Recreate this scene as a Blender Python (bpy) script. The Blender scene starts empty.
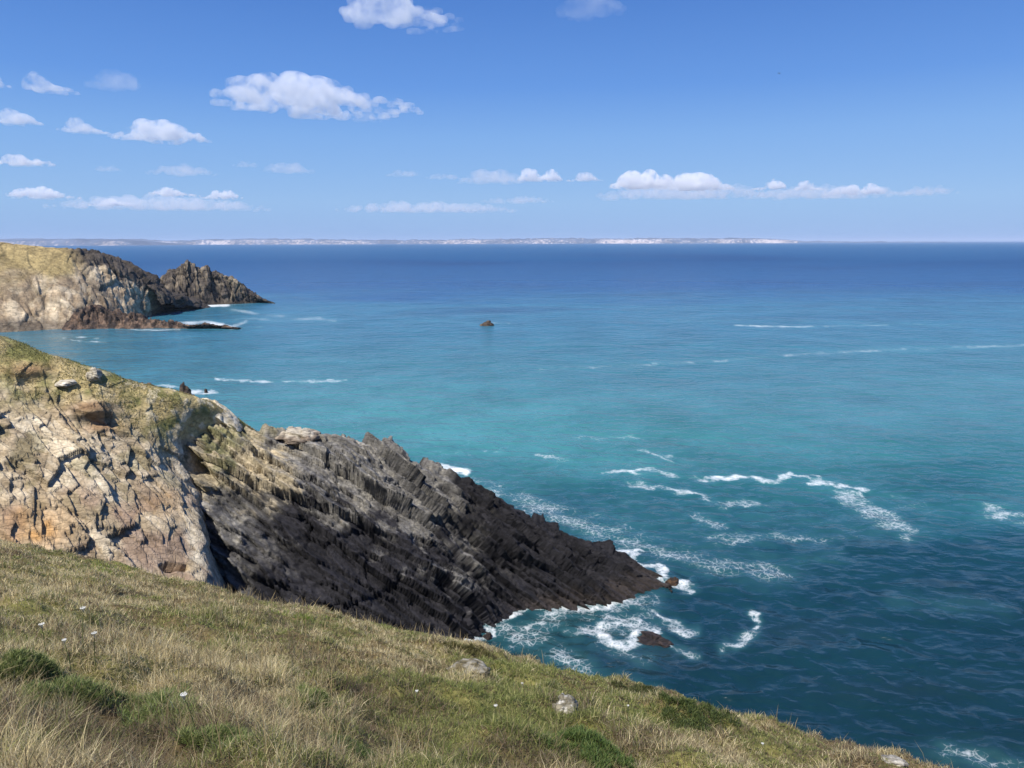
import bpy, math, random
import numpy as np
from mathutils import Vector, Matrix

random.seed(7)
rng = np.random.default_rng(11)
scene = bpy.context.scene
COL = scene.collection
PI = math.pi

# ------------------------------------------------------------------ viewpoint constants (authoring aid)
H = 36.0                      # eye height above the sea
F = 740.0                     # focal length in pixels of a 1024 px wide frame
PITCH = math.radians(10.86)
CP, SP = math.cos(PITCH), math.sin(PITCH)
SUN = Vector((-0.38, -0.38, 0.85)).normalized()


def ray(px, py):
    u = (px - 512) / F
    v = (384 - py) / F
    return u, CP + v * SP, -SP + v * CP


def at_y(px, py, d):
    a, b, c = ray(px, py)
    t = d / b
    return (a * t, d, H + c * t)


def at_z(px, py, z=0.0):
    a, b, c = ray(px, py)
    t = (z - H) / c
    return (a * t, b * t, z)


def chart(x, y, z):
    """where a world point sits in the reference photograph (used only to place patches of foam, turf, rock)"""
    zc = y * CP + (H - z) * SP
    zc = np.where(zc < 0.5, 0.5, zc)
    up = y * SP + (z - H) * CP
    return 512 + F * x / zc, 384 - F * up / zc


def lin(r, g, b):
    def f(c):
        c /= 255.0
        return c / 12.92 if c <= 0.04045 else ((c + 0.055) / 1.055) ** 2.4
    return np.array([f(r), f(g), f(b)])


# ------------------------------------------------------------------ numpy noise
def _hash(ix, iy, iz, seed):
    with np.errstate(over='ignore'):
        h = (ix.astype(np.int64) * 374761393 + iy.astype(np.int64) * 668265263 + iz.astype(np.int64) * 2147483647
             + seed * 1274126177).astype(np.uint32)
        h = (h ^ (h >> np.uint32(13))) * np.uint32(1274126177)
        h = (h ^ (h >> np.uint32(15))) * np.uint32(2246822519)
        h = h ^ (h >> np.uint32(16))
    return h


def noise3(p, seed=0):
    i = np.floor(p).astype(np.int64)
    f = p - i
    w = f * f * f * (f * (f * 6 - 15) + 10)
    out = np.zeros(len(p))
    for dx in (0, 1):
        wx = w[:, 0] if dx else 1 - w[:, 0]
        for dy in (0, 1):
            wy = w[:, 1] if dy else 1 - w[:, 1]
            for dz in (0, 1):
                wz = w[:, 2] if dz else 1 - w[:, 2]
                h = _hash(i[:, 0] + dx, i[:, 1] + dy, i[:, 2] + dz, seed)
                gx = (h & np.uint32(1023)) / 511.5 - 1
                gy = ((h >> np.uint32(10)) & np.uint32(1023)) / 511.5 - 1
                gz = ((h >> np.uint32(20)) & np.uint32(1023)) / 511.5 - 1
                out += wx * wy * wz * (gx * (f[:, 0] - dx) + gy * (f[:, 1] - dy) + gz * (f[:, 2] - dz))
    return out * 1.3


def fbm(p, octs=4, seed=0, gain=0.5):
    a, s, out = 1.0, 1.0, 0
    for o in range(octs):
        out = out + a * noise3(p * s + 17.3 * o, seed + o)
        a *= gain
        s *= 2.03
    return out


def noise2(x, y, s, seed=0, octs=3):
    return fbm(np.stack([x / s, y / s, np.full_like(x, 0.37)], 1), octs, seed)


def voronoi(q, seed):
    i = np.floor(q).astype(np.int64)
    n = len(q)
    f1 = np.full(n, 9.0)
    f2 = np.full(n, 9.0)
    loc = np.zeros((n, 3))
    hid = np.zeros(n, np.uint32)
    for dx in (-1, 0, 1):
        for dy in (-1, 0, 1):
            for dz in (-1, 0, 1):
                cx, cy, cz = i[:, 0] + dx, i[:, 1] + dy, i[:, 2] + dz
                h = _hash(cx, cy, cz, seed)
                p = np.stack([cx + (h & np.uint32(1023)) / 1023.0, cy + ((h >> np.uint32(10)) & np.uint32(1023)) / 1023.0,
                              cz + ((h >> np.uint32(20)) & np.uint32(1023)) / 1023.0], 1)
                d = q - p
                dd = np.sqrt((d * d).sum(1))
                m = dd < f1
                f2 = np.where(m, f1, np.minimum(f2, dd))
                f1 = np.where(m, dd, f1)
                loc[m] = d[m]
                hid = np.where(m, h, hid)
    h2 = _hash(hid.astype(np.int64), hid.astype(np.int64) >> 3, hid.astype(np.int64) >> 7, seed + 5)
    r = np.stack([(h2 & np.uint32(1023)) / 1023.0, ((h2 >> np.uint32(10)) & np.uint32(1023)) / 1023.0,
                  ((h2 >> np.uint32(20)) & np.uint32(1023)) / 1023.0], 1)
    return f1, f2, loc, r


def frame_from(L, N):
    L = np.array(L, float); L /= np.linalg.norm(L)
    N = np.array(N, float); N -= L * N.dot(L); N /= np.linalg.norm(N)
    M = np.cross(N, L)
    return np.stack([L, M, N], 1)          # columns: long axis, middle axis, bedding normal


def rock_disp(p, R, sizes, amps, seed=0, warp=0.25, groove=0.35, tilt=1.9, saw=(0, 0, 0)):
    """offset along the surface normal that breaks the surface into tilted slabs; also returns crevice and block tone"""
    out = np.zeros(len(p))
    crev = np.zeros(len(p))
    tone = np.zeros(len(p))
    for k, (s, a) in enumerate(zip(sizes, amps)):
        s = np.array(s, float)
        pw = p + warp * s.min() * np.stack([fbm(p / s.max() * 1.7 + 9.1 * j, 2, seed + 40 + j) for j in range(3)], 1)
        q = (pw @ R) / s
        f1, f2, loc, r = voronoi(q, seed + 100 * k)
        til = (r - 0.5) * tilt + np.array(saw, float)
        h = (r[:, 0] - 0.5) * 1.5 + (til * loc).sum(1)
        g = np.exp(-(f2 - f1) * 16)
        out += a * (h - groove * g)
        crev = np.maximum(crev, g * (1.0 if k == 0 else 0.8 if k == 1 else 0.55))
        tone += (r[:, 1] - 0.5) * (0.6, 0.9, 0.6, 0.5)[min(k, 3)]
    return out, crev, tone


def plates(G, nrm, ang, sizes, amps, seed, warp, groove, tilt, saw, bend=None):
    """slabs lying in the surface; their long axis falls to the right at the angle ang (degrees) as seen from the viewpoint"""
    P = G.reshape(-1, 3)
    nr_, nc_ = G.shape[:2]
    fr = np.zeros((nr_, nc_), bool); fr[int(nr_ * 0.42):int(nr_ * 0.85), int(nc_ * 0.3):int(nc_ * 0.85)] = True
    fr = fr.ravel()
    n = nrm[fr].mean(0); n /= np.linalg.norm(n)
    e1 = np.array([1.0, 0, 0]); e1 -= n * e1.dot(n); e1 /= np.linalg.norm(e1)
    e2 = np.cross(n, e1)
    c = P[fr].mean(0)
    def pix(v):
        x, y = chart(np.array([v[0]]), np.array([v[1]]), np.array([v[2]]))
        return np.array([x[0], y[0]])
    J = np.stack([pix(c + e1) - pix(c), pix(c + e2) - pix(c)], 1)
    w2 = np.linalg.solve(J, np.array([math.cos(math.radians(ang)), math.sin(math.radians(ang))]))
    Ld = e1 * w2[0] + e2 * w2[1]
    R = frame_from(Ld, n)
    if R[0, 1] > 0 and False: R[:, 1] *= -1
    q = P
    if bend is not None: q = P + R[:, 1][None] * bend[:, None]
    return rock_disp(q, R, sizes, amps, seed, warp, groove, tilt, saw) + (R,)


def sstep(a, b, x):
    t = np.clip((x - a) / (b - a), 0, 1)
    return t * t * (3 - 2 * t)


# ------------------------------------------------------------------ mesh helpers
def build(name, verts, faces, mat=None, parent=None, attrs=None, smooth=False, loc=None):
    """faces: list of int arrays of shape (n, 3) or (n, 4)"""
    me = bpy.data.meshes.new(name)
    verts = np.asarray(verts, np.float32)
    me.vertices.add(len(verts))
    me.vertices.foreach_set('co', verts.ravel())
    faces = [np.asarray(f, np.int32) for f in faces if len(f)]
    loops = np.concatenate([f.ravel() for f in faces])
    tot = np.concatenate([np.full(len(f), f.shape[1], np.int32) for f in faces])
    start = np.concatenate([[0], np.cumsum(tot)[:-1]]).astype(np.int32)
    me.loops.add(len(loops))
    me.loops.foreach_set('vertex_index', loops)
    me.polygons.add(len(tot))
    me.polygons.foreach_set('loop_start', start)
    if smooth:
        me.polygons.foreach_set('use_smooth', np.ones(len(tot), bool))
    me.update(calc_edges=True)
    for k, a in (attrs or {}).items():
        a = np.asarray(a, np.float32)
        if a.ndim == 2:
            if a.shape[1] == 3:
                a = np.concatenate([a, np.ones((len(a), 1), np.float32)], 1)
            at = me.attributes.new(k, 'FLOAT_COLOR', 'POINT')
            at.data.foreach_set('color', np.ascontiguousarray(a).ravel())
        else:
            at = me.attributes.new(k, 'FLOAT', 'POINT')
            at.data.foreach_set('value', a)
    o = bpy.data.objects.new(name, me)
    COL.objects.link(o)
    if mat:
        me.materials.append(mat)
    if parent:
        o.parent = parent
    if loc is not None:
        o.location = loc
    return o


def empty(name, loc):
    o = bpy.data.objects.new(name, None)
    o.empty_display_size = 0.3
    COL.objects.link(o)
    o.location = loc
    return o


def tag(o, label=None, cat=None, group=None, kind=None):
    if label: o['label'] = label
    if cat: o['category'] = cat
    if group: o['group'] = group
    if kind: o['kind'] = kind
    return o


def grid_faces(nr, nc):
    i = np.arange(nr * nc).reshape(nr, nc)
    return np.stack([i[:-1, :-1].ravel(), i[:-1, 1:].ravel(), i[1:, 1:].ravel(), i[1:, :-1].ravel()], 1)


def catmull(P, n):
    """P (k, ...) control values -> n samples, uniform parameter"""
    P = np.asarray(P, float)
    k = len(P)
    Q = np.concatenate([[2 * P[0] - P[1]], P, [2 * P[-1] - P[-2]]])
    t = np.linspace(0, k - 1, n)
    i = np.minimum(t.astype(int), k - 2)
    f = (t - i).reshape((-1,) + (1,) * (P.ndim - 1))
    m = (Q[2:] - Q[:-2]) * 0.5                      # tangents, limited so that the curve never overshoots a point
    d0 = np.linalg.norm(Q[1:-1] - Q[:-2], axis=-1)
    d1 = np.linalg.norm(Q[2:] - Q[1:-1], axis=-1)
    lim = 1.1 * np.minimum(d0, d1)
    m = m * np.minimum(1, lim / (np.linalg.norm(m, axis=-1) + 1e-9))[..., None]
    p0, p1, m0, m1 = P[i], P[i + 1], m[i], m[i + 1]
    f2, f3 = f * f, f * f * f
    return (2 * f3 - 3 * f2 + 1) * p0 + (f3 - 2 * f2 + f) * m0 + (-2 * f3 + 3 * f2) * p1 + (f3 - f2) * m1


def net(P, nr, nc):
    """control net P (rows, cols, 3) -> dense grid (nr, nc, 3)"""
    P = np.asarray(P, float)
    A = catmull(P, nr)
    B = catmull(np.swapaxes(A, 0, 1), nc)
    return np.swapaxes(B, 0, 1)


def grid_normals(G):
    du = np.gradient(G, axis=1)
    dv = np.gradient(G, axis=0)
    n = np.cross(du, dv)
    n /= np.linalg.norm(n, axis=2, keepdims=True) + 1e-9
    return n


def seg_dist(X, Y, pts, sx=1.0, sy=1.0):
    """distance to a polyline, with x and y scaled; also the parameter along it"""
    best = np.full(X.shape, 1e9)
    for (x0, y0), (x1, y1) in zip(pts[:-1], pts[1:]):
        ax, ay, bx, by = x0 / sx, y0 / sy, x1 / sx, y1 / sy
        dx, dy = bx - ax, by - ay
        L = dx * dx + dy * dy + 1e-9
        t = np.clip(((X / sx - ax) * dx + (Y / sy - ay) * dy) / L, 0, 1)
        best = np.minimum(best, np.hypot(X / sx - ax - t * dx, Y / sy - ay - t * dy))
    return best


# ------------------------------------------------------------------ materials
def mat(name):
    m = bpy.data.materials.new(name)
    m.use_nodes = True
    nt = m.node_tree
    for n in list(nt.nodes):
        nt.nodes.remove(n)
    out = nt.nodes.new('ShaderNodeOutputMaterial')
    return m, nt, out


def N(nt, kind, **kw):
    n = nt.nodes.new(kind)
    for k, v in kw.items():
        if k.startswith('i_'):
            key = k[2:]
            n.inputs[int(key) if key.isdigit() else key.replace('_', ' ')].default_value = v
        else:
            setattr(n, k, v)
    return n


def mathn(nt, op, a, b=None, clamp=False):
    n = nt.nodes.new('ShaderNodeMath')
    n.operation = op
    n.use_clamp = clamp
    for i, s in enumerate((a, b)):
        if s is None: continue
        if isinstance(s, (int, float)): n.inputs[i].default_value = s
        else: nt.links.new(s, n.inputs[i])
    return n.outputs[0]


def mixc(nt, fac, a, b, mode='MIX'):
    n = nt.nodes.new('ShaderNodeMix')
    n.data_type = 'RGBA'
    n.blend_type = mode
    for i, s in ((0, fac), (6, a), (7, b)):
        if isinstance(s, (int, float)): n.inputs[i].default_value = s
        elif isinstance(s, (tuple, list, np.ndarray)): n.inputs[i].default_value = tuple(s)[:3] + (1.0,)
        else: nt.links.new(s, n.inputs[i])
    return n.outputs[2]


def ramp(nt, fac, stops):
    n = nt.nodes.new('ShaderNodeValToRGB')
    e = n.color_ramp.elements
    while len(e) < len(stops): e.new(0.5)
    for el, (p, c) in zip(e, stops):
        el.position = p
        el.color = (c, c, c, 1) if isinstance(c, (int, float)) else tuple(c)[:3] + (1,)
    nt.links.new(fac, n.inputs[0])
    return n.outputs[0]


def rock_material(name, grain=3.0, bump=0.12, rough=0.9):
    m, nt, out = mat(name)
    L = nt.links.new
    at = N(nt, 'ShaderNodeAttribute', attribute_name='tint')
    tc = N(nt, 'ShaderNodeTexCoord')
    n1 = N(nt, 'ShaderNodeTexNoise', i_Scale=grain, i_Detail=8.0, i_Roughness=0.65)
    L(tc.outputs['Object'], n1.inputs['Vector'])
    n2 = N(nt, 'ShaderNodeTexNoise', i_Scale=grain * 0.35, i_Detail=6.0, i_Roughness=0.6)
    L(tc.outputs['Object'], n2.inputs['Vector'])
    v = N(nt, 'ShaderNodeTexVoronoi', feature='DISTANCE_TO_EDGE', i_Scale=grain * 0.55)
    mp = N(nt, 'ShaderNodeMapping')
    mp.inputs['Rotation'].default_value = (0.3, 0.85, 0.25)
    mp.inputs['Scale'].default_value = (0.35, 1.1, 1.6)
    L(tc.outputs['Object'], mp.inputs['Vector'])
    wv = mixc(nt, 0.12, mp.outputs[0], n1.outputs['Color'])
    L(wv, v.inputs['Vector'])
    crack = ramp(nt, v.outputs['Distance'], [(0.0, 0.45), (0.05, 1.0)])
    f1 = ramp(nt, n1.outputs['Fac'], [(0.3, 0.68), (0.7, 1.34)])
    f2 = ramp(nt, n2.outputs['Fac'], [(0.3, 0.75), (0.7, 1.25)])
    c = mixc(nt, 1.0, at.outputs['Color'], f1, 'MULTIPLY')
    c = mixc(nt, 1.0, c, f2, 'MULTIPLY')
    c = mixc(nt, 0.45, c, mixc(nt, 1.0, c, crack, 'MULTIPLY'))
    b = N(nt, 'ShaderNodeBsdfPrincipled', i_Roughness=rough)
    b.inputs['Specular IOR Level'].default_value = 0.25
    L(c, b.inputs['Base Color'])
    hsum = mathn(nt, 'ADD', n1.outputs['Fac'], mathn(nt, 'MULTIPLY', crack, 0.5))
    bp = N(nt, 'ShaderNodeBump', i_Strength=0.9, i_Distance=bump)
    L(hsum, bp.inputs['Height'])
    L(bp.outputs[0], b.inputs['Normal'])
    L(b.outputs[0], out.inputs['Surface'])
    return m


def attr_material(name, rough=0.85, spec=0.2, trans=0.0, noise=None):
    m, nt, out = mat(name)
    at = N(nt, 'ShaderNodeAttribute', attribute_name='tint')
    b = N(nt, 'ShaderNodeBsdfPrincipled', i_Roughness=rough)
    b.inputs['Specular IOR Level'].default_value = spec
    col = at.outputs['Color']
    if noise:
        tc = N(nt, 'ShaderNodeTexCoord')
        n1 = N(nt, 'ShaderNodeTexNoise', i_Scale=noise, i_Detail=6.0)
        nt.links.new(tc.outputs['Object'], n1.inputs['Vector'])
        col = mixc(nt, 1.0, col, ramp(nt, n1.outputs['Fac'], [(0.3, 0.6), (0.7, 1.4)]), 'MULTIPLY')
    nt.links.new(col, b.inputs['Base Color'])
    if trans:
        t = N(nt, 'ShaderNodeBsdfTranslucent')
        nt.links.new(col, t.inputs['Color'])
        mx = N(nt, 'ShaderNodeMixShader')
        mx.inputs[0].default_value = trans
        nt.links.new(b.outputs[0], mx.inputs[1])
        nt.links.new(t.outputs[0], mx.inputs[2])
        nt.links.new(mx.outputs[0], out.inputs['Surface'])
    else:
        nt.links.new(b.outputs[0], out.inputs['Surface'])
    return m


def plain_material(name, c, rough=0.7):
    m, nt, out = mat(name)
    b = N(nt, 'ShaderNodeBsdfPrincipled', i_Roughness=rough)
    tc = N(nt, 'ShaderNodeTexCoord')
    n1 = N(nt, 'ShaderNodeTexNoise', i_Scale=20.0, i_Detail=3.0)
    nt.links.new(tc.outputs['Object'], n1.inputs['Vector'])
    col = mixc(nt, 1.0, c, ramp(nt, n1.outputs['Fac'], [(0.3, 0.85), (0.7, 1.1)]), 'MULTIPLY')
    nt.links.new(col, b.inputs['Base Color'])
    nt.links.new(b.outputs[0], out.inputs['Surface'])
    return m


M_ROCK = rock_material('cliff_rock')
M_FARROCK = rock_material('far_cliff_rock', grain=0.8, bump=0.4)
M_STONE = rock_material('boulder_rock', grain=9.0, bump=0.03)
M_GRASS = attr_material('grass_blades', 0.75, 0.25, 0.5)
M_SOIL = attr_material('turf_soil', 0.95, 0.1, 0.0, 6.0)
M_COAST = attr_material('coast_land', 0.95, 0.1, 0.0, 0.004)
M_FOLIAGE = attr_material('shrub_foliage', 0.6, 0.3, 0.35)
M_PETAL = plain_material('white_petals', (0.66, 0.66, 0.6))
M_STEM = plain_material('plant_stem', (0.12, 0.15, 0.05))
M_TWIG = plain_material('woody_twig', (0.09, 0.07, 0.05))
M_SAIL = plain_material('sailcloth', (0.82, 0.82, 0.8))
M_HULL = plain_material('boat_hull', (0.75, 0.75, 0.75), 0.3)
M_MAST = plain_material('boat_mast', (0.4, 0.4, 0.42), 0.4)
M_BIRD = plain_material('bird_plumage', (0.09, 0.09, 0.1))

# ------------------------------------------------------------------ camera, light, sky, render settings
cam = bpy.data.cameras.new('camera')
cam.sensor_fit = 'HORIZONTAL'
cam.sensor_width = 36.0
cam.lens = F * 36.0 / 1024.0
cam.clip_start = 0.1
cam.clip_end = 200000.0
co = bpy.data.objects.new('camera', cam)
co.location = (0, 0, H)
co.rotation_euler = (PI / 2 - PITCH, 0, 0)
co.rotation_euler = (co.rotation_euler.to_matrix() @ Matrix.Rotation(math.radians(-0.15), 3, 'Z')).to_euler()
COL.objects.link(co)
scene.camera = co

sl = bpy.data.lights.new('sun', 'SUN')
sl.energy = 5.0
sl.angle = math.radians(0.5)
sl.color = (1.0, 0.95, 0.87)
so = bpy.data.objects.new('sun', sl)
so.rotation_euler = SUN.to_track_quat('Z', 'Y').to_euler()
so.location = (-60, -40, 100)
COL.objects.link(so)

w = bpy.data.worlds.new('World')
scene.world = w
w.use_nodes = True
nt = w.node_tree
bg = nt.nodes['Background']
sky = nt.nodes.new('ShaderNodeTexSky')
sky.sky_type = 'NISHITA'
sky.sun_disc = False
sky.sun_elevation = math.asin(SUN.z)
sky.sun_rotation = math.atan2(SUN.x, SUN.y)
sky.altitude = 30
sky.air_density = 1.0
sky.dust_density = 0.3
sky.ozone_density = 2.0
tcs = nt.nodes.new('ShaderNodeTexCoord')
sep = nt.nodes.new('ShaderNodeSeparateXYZ')
nt.links.new(tcs.outputs['Generated'], sep.inputs[0])
air = ramp(nt, sep.outputs['Z'], [(0.0, lin(124, 170, 231)), (0.05, lin(138, 182, 235)), (0.13, lin(120, 170, 234)), (0.19, lin(92, 148, 227)), (0.28, lin(72, 127, 210)), (0.55, lin(56, 108, 196)), (1.0, lin(44, 92, 180))])
sc_ = nt.nodes.new('ShaderNodeVectorMath')
sc_.operation = 'SCALE'
sc_.inputs['Scale'].default_value = 1 / 0.12 / 2 ** 0.25
nt.links.new(air, sc_.inputs[0])
nt.links.new(mixc(nt, 0.88, sky.outputs[0], sc_.outputs[0]), bg.inputs[0])
bg.inputs[1].default_value = 0.12

scene.view_settings.view_transform = 'Standard'
scene.view_settings.look = 'None'
scene.view_settings.exposure = 0.25
scene.view_settings.gamma = 1.0
cy = scene.cycles
cy.use_denoising = True
try:
    cy.denoiser = 'OPENIMAGEDENOISE'
except Exception:
    pass
cy.max_bounces = 24
cy.diffuse_bounces = 3
cy.glossy_bounces = 3
cy.transmission_bounces = 2
cy.volume_bounces = 20
cy.volume_step_rate = 1.0
cy.volume_max_steps = 256
cy.sample_clamp_indirect = 4.0
cy.sample_clamp_direct = 6.0

# ------------------------------------------------------------------ sea
def make_sea():
    py = [241.0]
    rows = []
    y = 1.6
    # distances: dense rows close in, the last one on the horizon
    ang = []
    v = 1500.0
    pyv = np.concatenate([np.arange(0.45, 6, 0.45), np.arange(6, 120, 1.0), np.arange(120, 560, 1.35), np.arange(560, 1500, 12)])
    a = np.arctan((pyv + 240 - 384) / F) + PITCH
    a = a[(a > 0) & (a < math.radians(80))]
    dist = H / np.tan(a)
    dist = np.concatenate([[60000.0], dist])
    th = np.concatenate([np.arange(-180, -46, 4.0), np.arange(-46, 46, 0.145), np.arange(46, 180.1, 4.0)])
    th = np.radians(th)
    D, T = np.meshgrid(dist, th, indexing='ij')
    X = (D * np.sin(T)).ravel()
    Y = (D * np.cos(T)).ravel()
    r = D.ravel()
    # waves: sum of many directional sines
    Z = np.zeros_like(X)
    dX = np.zeros_like(X)
    dY = np.zeros_like(X)
    wr = np.random.default_rng(5)
    cell = r * r / H * (1.35 / F) + 1e-3          # rough radial grid step
    cellt = r * math.radians(0.145)
    st = np.maximum(cell, cellt)
    grp = np.clip(0.85 + 0.8 * noise2(X, Y, 11.0, 301, 3), 0.35, 1.1)
    for k in range(90):
        lam = 0.9 * (4.2 / 0.9) ** wr.random()
        th_ = math.radians(250) + wr.normal(0, 0.75)
        kx, ky = 2 * PI / lam * math.cos(th_), 2 * PI / lam * math.sin(th_)
        amp = 0.0060 * lam ** 0.95
        fade = np.clip((lam / st - 2.5) / 4.0, 0, 1) * np.clip(1.6 - r / 900.0, 0, 1)
        ph = kx * X + ky * Y + wr.random() * 2 * PI
        c, s = np.cos(ph), np.sin(ph)
        Z += amp * fade * c * grp
        dX -= amp * 0.25 * fade * s * math.cos(th_)
        dY -= amp * 0.25 * fade * s * math.sin(th_)
    Z = 0.15 * np.tanh(Z / 0.15)                   # no freak crests
    cx, cyp = chart(X, Y, np.zeros_like(X))
    ahead = (Y > 5) & (np.abs(cx - 512) < 900)

    # ---- body colour of the water: sand gives turquoise, weed, depth and painted cloud shadow give dark blue
    n1 = noise2(X, Y * 1.0, 60.0, 21, 4)
    nl = fbm(np.stack([cx / 260.0, cyp / 9.0, np.zeros_like(cx)], 1), 4, 77)
    nm = fbm(np.stack([cx / 150.0, cyp / 40.0, np.zeros_like(cx)], 1), 3, 78)
    keys = [238, 245, 262, 288, 305, 345, 400, 450, 500, 540, 600, 680, 768, 900]
    cols = [(28, 76, 116), (30, 84, 122), (26, 70, 112), (28, 74, 116), (50, 103, 124), (54, 106, 120), (66, 116, 126),
            (50, 106, 112), (32, 82, 91), (20, 60, 72), (18, 52, 63), (17, 48, 57), (16, 42, 50), (15, 40, 48)]
    cl = np.array([lin(*c) for c in cols])
    kk = cyp + nl * 12.0 * sstep(245, 275, cyp) + nm * 24.0 * sstep(300, 420, cyp) - (cx - 512) * 0.02 * sstep(420, 520, cyp)
    tint = np.stack([np.interp(kk, keys, cl[:, j]) for j in range(3)], 1)
    # brighter sandy shoal behind the headland
    sh = np.exp(-(((cx - 400) / 170) ** 2 + ((cyp - 425) / 40) ** 2)) + 0.5 * np.exp(-(((cx - 640) / 160) ** 2 + ((cyp - 440) / 30) ** 2))
    shc = lin(76, 140, 142)
    tint = tint * (1 - 0.55 * sh[:, None]) + shc * 0.55 * sh[:, None]
    # purple cloud-shadow streaks painted into the water tint
    cloud_shade = np.clip(nl * 1.1, 0, 1) * sstep(250, 262, cyp) * (1 - sstep(300, 340, cyp)) * sstep(200, 500, cx)
    tint = tint * (1 - 0.7 * cloud_shade[:, None]) + lin(22, 40, 84)[None] * 0.7 * cloud_shade[:, None]
    gmid = sstep(330, 370, cyp) * (1 - 0.5 * sstep(560, 640, cyp))
    tint[:, 2] *= 1 - 0.05 * gmid
    reef = np.exp(-(((cx - 800) / 70) ** 2 + ((cyp - 633) / 14) ** 2)) * 0.5 + np.exp(-(((cx - 640) / 65) ** 2 + ((cyp - 655) / 14) ** 2)) * 0.8 \
        + np.exp(-(((cx - 900) / 90) ** 2 + ((cyp - 690) / 12) ** 2)) * 0.35 + np.exp(-(((cx - 520) / 60) ** 2 + ((cyp - 510) / 25) ** 2)) * 0.6
    rc = lin(34, 46, 54)
    tint = tint * (1 - 0.55 * np.clip(reef, 0, 1)[:, None]) + rc * 0.55 * np.clip(reef, 0, 1)[:, None]

    # ---- foam: drawn as lines of surf on the water plane
    wxn = fbm(np.stack([X / 3.5, Y / 3.5, np.zeros_like(X)], 1), 3, 60)
    wyn = fbm(np.stack([X / 3.5, Y / 3.5, np.ones_like(X) * 5], 1), 3, 61)
    wamp = np.clip((cyp - 300) / 40.0, 0.4, 6.5)
    qx = cx + wxn * wamp * 3.0
    qy = cyp + wyn * wamp * 1.3
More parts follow.
